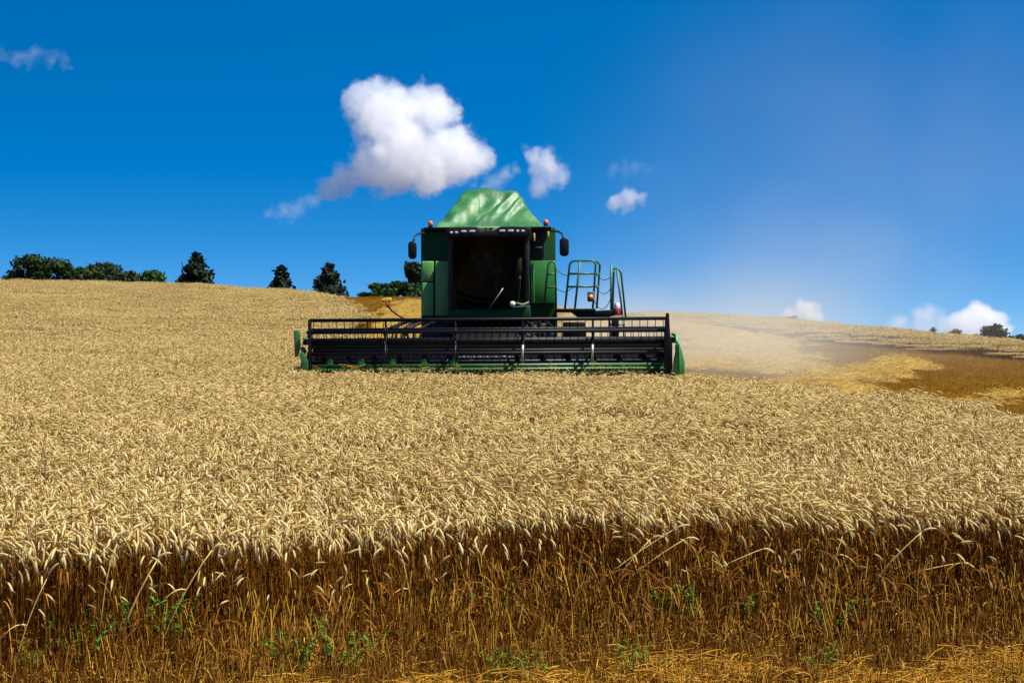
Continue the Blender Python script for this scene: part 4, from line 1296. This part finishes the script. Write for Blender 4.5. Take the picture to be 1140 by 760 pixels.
# ------------------------------------------------------------------ weeds at the foot of the wheat
def weed(u, v, hpx, seed, label, n_leaf=46):
    n_leaf = int(n_leaf * 2.2)
    r = np.random.default_rng(seed)
    # the plant stands where the sight line through its foot meets the ground
    Y = 9.0
    for _ in range(30):
        q = at(u, v, Y); z = g1(q.x, Y)
        Y = Y + (q.z - z) / (0.215) * .6
        Y = min(max(Y, 7.5), 11.2)
    X = at(u, v, Y).x; z0 = g1(X, Y); h = 1.25 * hpx / F * Y
    root = empty('weed', (X, Y, z0)); props(root, label, 'weed', 'green weeds at the foot of the wheat')
    b_ = MB(); pts = []
    for k in range(r.integers(6, 10)):
        a = r.uniform(0, 6.28); sp = h * r.uniform(.2, .9); hh = h * r.uniform(.6, 1)
        P_ = [(0, 0, -.02), (math.cos(a)*sp*.5, math.sin(a)*sp*.5, hh*.6), (math.cos(a)*sp, math.sin(a)*sp, hh)]
        b_.tube(P_, [.003, .0025, .0015], 5, float(r.uniform(.2, .7)))
        pts.append(P_)
    b_.build('stem', M['weed'], root)
    lf = PB()
    for k in range(n_leaf):
        P_ = pts[r.integers(0, len(pts))]; t = r.uniform(.25, 1)
        p0 = np.array(P_[0])*(1-t)**2 + 2*np.array(P_[1])*t*(1-t) + np.array(P_[2])*t*t
        a = r.uniform(0, 6.28); ln = r.uniform(.018, .05); up = r.uniform(-.2, .7)
        d = np.array((math.cos(a), math.sin(a), up)); sd_ = np.array((-math.sin(a), math.cos(a), r.normal(0, .25)))
        lf.strip([p0 + d*ln*i/4 - np.array((0, 0, .35*ln*(i/4)**2)) for i in range(5)], sd_, [.0015, ln*.15, ln*.18, ln*.12, .0005], float(np.clip(r.normal(.5, .25), 0, 1)), 0)
    me = mesh_from('leaves', lf.v, lf.f, [M['weed']], lf.t)
    o_ = bpy.data.objects.new('leaves', me); COL.objects.link(o_); o_.parent = root
    return root
WEEDS = [(372, 755, 62, 'bright bushy weed below the thick bent stalk left of centre', 90), (326, 756, 44, 'low bright weed left of the bushy weed', 60),
         (155, 730, 66, 'tall thin green weed between the two long leaning stalks', 55), (201, 728, 58, 'slim dark green weed right of the second leaning stalk', 50),
         (92, 745, 46, 'spindly weed near the left corner of the straw', 40), (30, 756, 34, 'low weed in the bottom left corner of the photo', 40),
         (548, 700, 44, 'shaded olive weed deep in the middle of the stalks', 50), (562, 762, 34, 'grassy bright weed at the bottom of the middle straw', 60),
         (596, 762, 30, 'small pale weed beside the grassy middle weed', 36), (738, 700, 40, 'leafy weed right of the fallen stalk bundle', 55),
         (776, 702, 44, 'broad leaved weed right of the fallen stalk bundle, brighter than its neighbour', 60), (836, 700, 34, 'yellowish green weed in the shaded right stalks', 44),
         (925, 718, 46, 'dark leafy weed on the right above the bright straw', 60), (913, 756, 34, 'bluish green low weed amid the bright right straw', 36),
         (706, 760, 44, 'thin upright weed amid the straw right of centre', 36), (975, 640, 10, 'tiny fresh green sprig high in the shaded stalks on the right', 8)]
for i, (u, v, h, lab, nl) in enumerate(WEEDS):
    weed(u, v, h, 900 + i, lab, nl)

# ------------------------------------------------------------------ single stalks that lean out of the near edge
def stalk(u0, v0, u1, v1, thick, label, nod=None, forward=0.12, seed=0):
    """From the foot (u0, v0) to the top (u1, v1), leaning out in front of the standing wheat."""
    r = np.random.default_rng(seed)
    x0 = (u0 - 570) / F * 9.4
    Y1 = float(edge_y(np.array([x0]))[0]) - forward - 0.10
    Y0 = Y1 - 0.03
    p0 = at(u0, v0, Y0); p1 = at(u1, v1, Y1)
    root = empty('wheat_stalk', p0); props(root, label, 'wheat stalk', 'leaning stalks at the near edge')
    d = p1 - p0
    b_ = MB()
    bow = Vector((-d.length * .02 * (1 if d.x > 0 else -1), -.02, d.length * .02))
    P_ = [Vector((0, 0, 0)) + d*t + bow*(4*t*(1-t)) for t in np.linspace(0, 1, 7)]
    g0 = g1(p0.x, p0.y)
    if p0.z - g0 > 0.02 and abs(d.z) > abs(d.x) * .6:                # rooted stalks go down to the soil
        ext = (p0.z - g0 + .02) / max(d.z, .05)
        P_.insert(0, Vector((0, 0, 0)) - Vector((d.x*.6, 0.0, d.z)) * ext)
    tn = float(r.uniform(.7, .95))
    b_.tube(P_, [thick]*(len(P_)-1) + [thick*.7], 6, tn)
    b_.build('stem', M['stem_light'], root, smooth=True)
    e_ = MB()
    if nod is None: nod = r.uniform(.6, 1.6)
    q = P_[-1].copy(); dirx = 1 if d.x >= -0.05 else -1
    a = math.atan2(abs(d.x), max(d.z, .01)); pe = [q.copy()]
    for i in range(9):
        a += nod / 9
        q = q + Vector((dirx*math.sin(a), -.12, math.cos(a))) * .0125
        pe.append(q.copy())
    e_.tube(pe, [.0018, .0028, .0062, .0072, .0066, .0074, .0064, .0066, .0046, .0014], 6, tn)
    e_.build('ear', M['ear'], root, smooth=True)
    if r.random() < .25:
        l_ = PB(); m_ = np.array(P_[len(P_)//2]); s_ = 1 if r.random() < .5 else -1
        l_.strip([m_ + np.array((s_*.03*i, -.01*i, .012*i - .006*i*i)) for i in range(6)], np.array((0, .8, .6)), [.002, .004, .0045, .004, .0025, .0004], tn, 0)
        me = mesh_from('leaf', l_.v, l_.f, [M['stem_light']], l_.t); o_ = bpy.data.objects.new('leaf', me); COL.objects.link(o_); o_.parent = root
    return root
M['stem_light'] = straw_mat('bleached_stem', (0.38, 0.21, 0.035), (0.58, 0.36, 0.07), (0.70, 0.50, 0.15), 0.1)
STALKS = [(132, 717, 175, 623, .0052, 'thick golden stalk leaning right, longest at the left of the edge'),
          (185, 703, 236, 612, .0048, 'thick golden stalk leaning right, beside and right of the longest one'),
          (115, 670, 131, 603, .0036, 'short upright bleached stalk left of the longest golden one'),
          (14, 752, 53, 642, .0034, 'thin slanting stalk in the lower left corner'),
          (360, 720, 372, 655, .0055, 'stout yellow stalk rising from the bushy green weed'),
          (372, 712, 380, 662, .0034, 'short pale stalk beside the stout yellow one'),
          (648, 664, 752, 588, .0044, 'long stalk lying far over to the right in the fallen bundle'),
          (664, 676, 724, 600, .0036, 'stalk of the fallen bundle that crosses beneath the long one'),
          (692, 650, 762, 600, .0036, 'upper stalk of the fallen bundle with a bright straw tip'),
          (560, 725, 627, 688, .0034, 'low flattened stalk right of the middle, nearly lying on the straw'),
          (797, 634, 848, 611, .0034, 'short almost level stalk in the shade right of the bundle'),
          (986, 631, 1026, 592, .0036, 'slanting stalk high in the shade at the right'),
          (1007, 640, 1070, 626, .0036, 'arched stalk lying almost level at the right'),
          (885, 690, 879, 622, .0036, 'upright bleached stalk standing alone in the right shade'),
          (460, 690, 448, 622, .0030, 'thin straight stalk near the middle with a drooping ear'),
          (925, 640, 938, 596, .0030, 'thin stalk with a kinked top right of the lone upright one')]
for i, (u0, v0, u1, v1, th, lab) in enumerate(STALKS):
    stalk(u0, v0, u1, v1, th, lab, seed=40 + i)

# ------------------------------------------------------------------ CLOUDS: real volumes far off in the sky
def cloud(name, lobes, Y, label, dens=0.05, noise_px=26, amp=1.0, seed=0, cat='cloud', soft=0.14, yscale=.9, billow=.22, grow=1.4):
    """lobes: (u, v, radius in photograph units). One closed hull; its inside is a ragged, sunlit mist."""
    r = np.random.default_rng(seed)
    sc_ = Y / F
    ctr = at(np.mean([l[0] for l in lobes]), np.mean([l[1] for l in lobes]), Y)
    bm = bmesh.new(); L3 = []
    for u, v, rad in lobes:
        p_ = at(u, v, Y) - ctr; rr_ = rad * sc_ * grow
        p_.y = r.uniform(-.5, .5) * rr_
        L3.append((p_, rr_))
        t = bmesh.ops.create_icosphere(bm, subdivisions=3, radius=rr_ * 1.12)
        for vv in t['verts']:
            vv.co.y *= yscale; vv.co += p_
    me = bpy.data.meshes.new(name); bm.to_mesh(me); bm.free()
    o_ = bpy.data.objects.new(name, me); COL.objects.link(o_); o_.location = ctr
    rm = o_.modifiers.new('hull', 'REMESH'); rm.mode = 'VOXEL'; rm.voxel_size = max(l[2] for l in lobes) * sc_ * .16
    m = bpy.data.materials.new(name + '_mist'); m.use_nodes = True
    nt = m.node_tree; nt.nodes.remove(nt.nodes['Principled BSDF']); out = nt.nodes['Material Output']
    tcn = node(nt, 'ShaderNodeTexCoord'); P_ = tcn.outputs['Object']
    wv = node(nt, 'ShaderNodeTexNoise'); wv.inputs['Scale'].default_value = 1 / (noise_px * sc_ * 1.6); wv.inputs['Detail'].default_value = 2
    nt.links.new(P_, wv.inputs['Vector'])
    wa = node(nt, 'ShaderNodeVectorMath', operation='MULTIPLY_ADD'); nt.links.new(wv.outputs['Color'], wa.inputs[0])
    k_ = noise_px * sc_ * .9
    wa.inputs[1].default_value = (k_, k_, k_); wa.inputs[2].default_value = (-k_/2, -k_/2, -k_/2)
    wsum = node(nt, 'ShaderNodeVectorMath', operation='ADD'); nt.links.new(P_, wsum.inputs[0]); nt.links.new(wa.outputs[0], wsum.inputs[1])
    best = None
    for p_, rr_ in L3:
        d = node(nt, 'ShaderNodeVectorMath', operation='DISTANCE'); nt.links.new(wsum.outputs[0], d.inputs[0]); d.inputs[1].default_value = p_
        q = node(nt, 'ShaderNodeMath', operation='MULTIPLY_ADD'); nt.links.new(d.outputs['Value'], q.inputs[0]); q.inputs[1].default_value = -1 / rr_; q.inputs[2].default_value = 1
        if best is None: best = q.outputs[0]
        else:
            mm = node(nt, 'ShaderNodeMath', operation='SMOOTH_MAX'); nt.links.new(best, mm.inputs[0]); nt.links.new(q.outputs[0], mm.inputs[1]); mm.inputs[2].default_value = .12
            best = mm.outputs[0]
    nz_ = node(nt, 'ShaderNodeTexNoise'); nz_.inputs['Scale'].default_value = 1 / (noise_px * sc_); nz_.inputs['Detail'].default_value = 7; nz_.inputs['Roughness'].default_value = .68
    nt.links.new(P_, nz_.inputs['Vector'])
    a_ = node(nt, 'ShaderNodeMath', operation='MULTIPLY_ADD'); nt.links.new(nz_.outputs['Fac'], a_.inputs[0]); a_.inputs[1].default_value = amp; a_.inputs[2].default_value = -.75 * amp
    vo = node(nt, 'ShaderNodeTexVoronoi'); vo.inputs['Scale'].default_value = 1 / (noise_px * sc_ * .62); nt.links.new(wsum.outputs[0], vo.inputs['Vector'])
    vb = node(nt, 'ShaderNodeMath', operation='MULTIPLY_ADD'); nt.links.new(vo.outputs['Distance'], vb.inputs[0]); vb.inputs[1].default_value = -billow; nt.links.new(a_.outputs[0], vb.inputs[2])
    sm = node(nt, 'ShaderNodeMath', operation='ADD'); nt.links.new(best, sm.inputs[0]); nt.links.new(vb.outputs[0], sm.inputs[1])
    mr = node(nt, 'ShaderNodeMapRange', interpolation_type='SMOOTHSTEP'); nt.links.new(sm.outputs[0], mr.inputs['Value'])
    mr.inputs['From Min'].default_value = .02; mr.inputs['From Max'].default_value = .02 + soft
    mr.inputs['To Min'].default_value = 0; mr.inputs['To Max'].default_value = dens * 1500 / Y
    pv = node(nt, 'ShaderNodeVolumePrincipled'); pv.inputs['Color'].default_value = (.996, .998, 1.0, 1); pv.inputs['Anisotropy'].default_value = .25
    nt.links.new(mr.outputs[0], pv.inputs['Density']); nt.links.new(pv.outputs[0], out.inputs['Volume'])
    m.cycles.volume_step_rate = 0.18
    o_.data.materials.append(m)
    props(o_, label, cat, 'clouds in the blue sky', 'thing')
    return o_
CY = 1500
cloud('cloud', [(428, 128, 42), (472, 118, 34), (404, 116, 24), (500, 168, 40), (452, 172, 46), (418, 186, 34), (524, 176, 28), (386, 200, 22), (478, 196, 28), (492, 128, 24), (366, 210, 16), (440, 200, 24)], CY,
      'largest white cumulus cloud, billowing left above the harvester', .042, 19, 1.15, seed=1, billow=.10, soft=.22, grow=1.52)
cloud('cloud', [(350, 224, 18), (334, 232, 17), (318, 237, 16), (300, 236, 16), (364, 214, 16)], CY + 40, 'faint low wisp trailing left below the largest cloud', .020, 26, 1.7, seed=2, soft=.5, grow=1.5)
cloud('cloud', [(604, 184, 24), (594, 176, 18), (618, 194, 20), (604, 206, 14)], CY + 20, 'small white puff just right of the harvester tarpaulin', .05, 24, 1.4, seed=3, soft=.35, grow=1.65)
cloud('cloud', [(572, 186, 12), (562, 195, 13), (552, 204, 13), (540, 212, 12)], CY + 60, 'thin veil between the largest cloud and the small puff', .035, 18, 1.4, seed=4, soft=.5, grow=1.75)
cloud('cloud', [(700, 221, 17), (688, 226, 13), (713, 220, 11)], CY + 10, 'little oval white cloud low right of the small puff', .05, 18, 1.3, seed=5, soft=.35, grow=1.6)
cloud('cloud', [(684, 188, 14), (696, 186, 15), (708, 187, 14), (720, 188, 10)], CY + 90, 'barely visible pale smear above the little oval cloud', .012, 18, 1.6, seed=6, soft=.6, grow=1.6)
cloud('cloud', [(4, 60, 15), (18, 64, 17), (32, 62, 17), (44, 60, 14), (58, 66, 15), (70, 67, 14), (42, 52, 8)], CY + 120, 'dim torn wisp at the upper left of the sky', .014, 20, 1.8, seed=7, soft=.6, grow=1.6)
cloud('cloud', [(893, 345, 16), (906, 342, 11), (880, 353, 14), (905, 353, 16)], 2600, 'small hazy cumulus low over the right skyline, left of the brighter one', .09, 20, 1.0, seed=8, soft=.3)
cloud('cloud', [(1092, 354, 26), (1108, 356, 18), (1072, 362, 22), (1086, 370, 26), (1116, 368, 16)], 2600, 'brighter domed cumulus low over the right skyline', .08, 24, 1.0, seed=9, soft=.25)
cloud('cloud', [(1040, 348, 20), (1022, 356, 22), (1002, 364, 20), (1050, 364, 20), (1030, 366, 20)], 2660, 'soft grey white bank between the two low right clouds', .04, 24, 1.1, seed=10, soft=.5)

# ------------------------------------------------------------------ DUST blown from the harvester
def dust():
    ctr = Vector((13.0, 50.0, 4.0)); rad = Vector((15.0, 21.0, 10.0))
    bm = bmesh.new(); bmesh.ops.create_icosphere(bm, subdivisions=4, radius=1.0)
    for v in bm.verts:
        v.co = Vector((v.co.x*rad.x, v.co.y*rad.y, v.co.z*rad.z))
    me = bpy.data.meshes.new('dust'); bm.to_mesh(me); bm.free()
    o_ = bpy.data.objects.new('dust', me); COL.objects.link(o_); o_.location = ctr
    m = bpy.data.materials.new('blown_dust'); m.use_nodes = True
    nt = m.node_tree; nt.nodes.remove(nt.nodes['Principled BSDF']); out = nt.nodes['Material Output']
    P_ = node(nt, 'ShaderNodeTexCoord').outputs['Object']
    def blob(c, r_, peak):
        mp_ = node(nt, 'ShaderNodeMapping', vector_type='TEXTURE'); mp_.inputs['Location'].default_value = Vector(c) - ctr; mp_.inputs['Scale'].default_value = r_
        nt.links.new(P_, mp_.inputs[0])
        ln = node(nt, 'ShaderNodeVectorMath', operation='LENGTH'); nt.links.new(mp_.outputs[0], ln.inputs[0])
        mr = node(nt, 'ShaderNodeMapRange', interpolation_type='SMOOTHERSTEP'); nt.links.new(ln.outputs['Value'], mr.inputs['Value'])
        mr.inputs['From Min'].default_value = 1.0; mr.inputs['From Max'].default_value = 0.0; mr.inputs['To Min'].default_value = 0.0; mr.inputs['To Max'].default_value = peak
        return mr.outputs[0]
    tot = None
    for c, r_, pk in (((5.0, 44, -.3), (6.2, 15, 3.2), .078), ((8.5, 52, .8), (10.5, 18, 4.8), .013), ((11.5, 50, 4.5), (13, 19, 9.6), .007)):
        q = blob(c, r_, pk)
        if tot is None: tot = q
        else:
            a_ = node(nt, 'ShaderNodeMath', operation='ADD'); nt.links.new(tot, a_.inputs[0]); nt.links.new(q, a_.inputs[1]); tot = a_.outputs[0]
    nz_ = node(nt, 'ShaderNodeTexNoise'); nz_.inputs['Scale'].default_value = .22; nz_.inputs['Detail'].default_value = 4
    nt.links.new(P_, nz_.inputs['Vector'])
    mr = node(nt, 'ShaderNodeMapRange'); nt.links.new(nz_.outputs['Fac'], mr.inputs['Value'])
    mr.inputs['From Min'].default_value = .32; mr.inputs['From Max'].default_value = .68; mr.inputs['To Min'].default_value = .05; mr.inputs['To Max'].default_value = 2.0
    ml = node(nt, 'ShaderNodeMath', operation='MULTIPLY'); nt.links.new(tot, ml.inputs[0]); nt.links.new(mr.outputs[0], ml.inputs[1])
    pv = node(nt, 'ShaderNodeVolumePrincipled'); pv.inputs['Color'].default_value = (.95, .91, .76, 1); pv.inputs['Anisotropy'].default_value = .15
    nt.links.new(ml.outputs[0], pv.inputs['Density']); nt.links.new(pv.outputs[0], out.inputs['Volume'])
    m.cycles.volume_step_rate = 0.5
    me.materials.append(m)
    props(o_, 'pale tan dust drifting right from behind the harvester', 'dust', None, 'stuff')
dust()
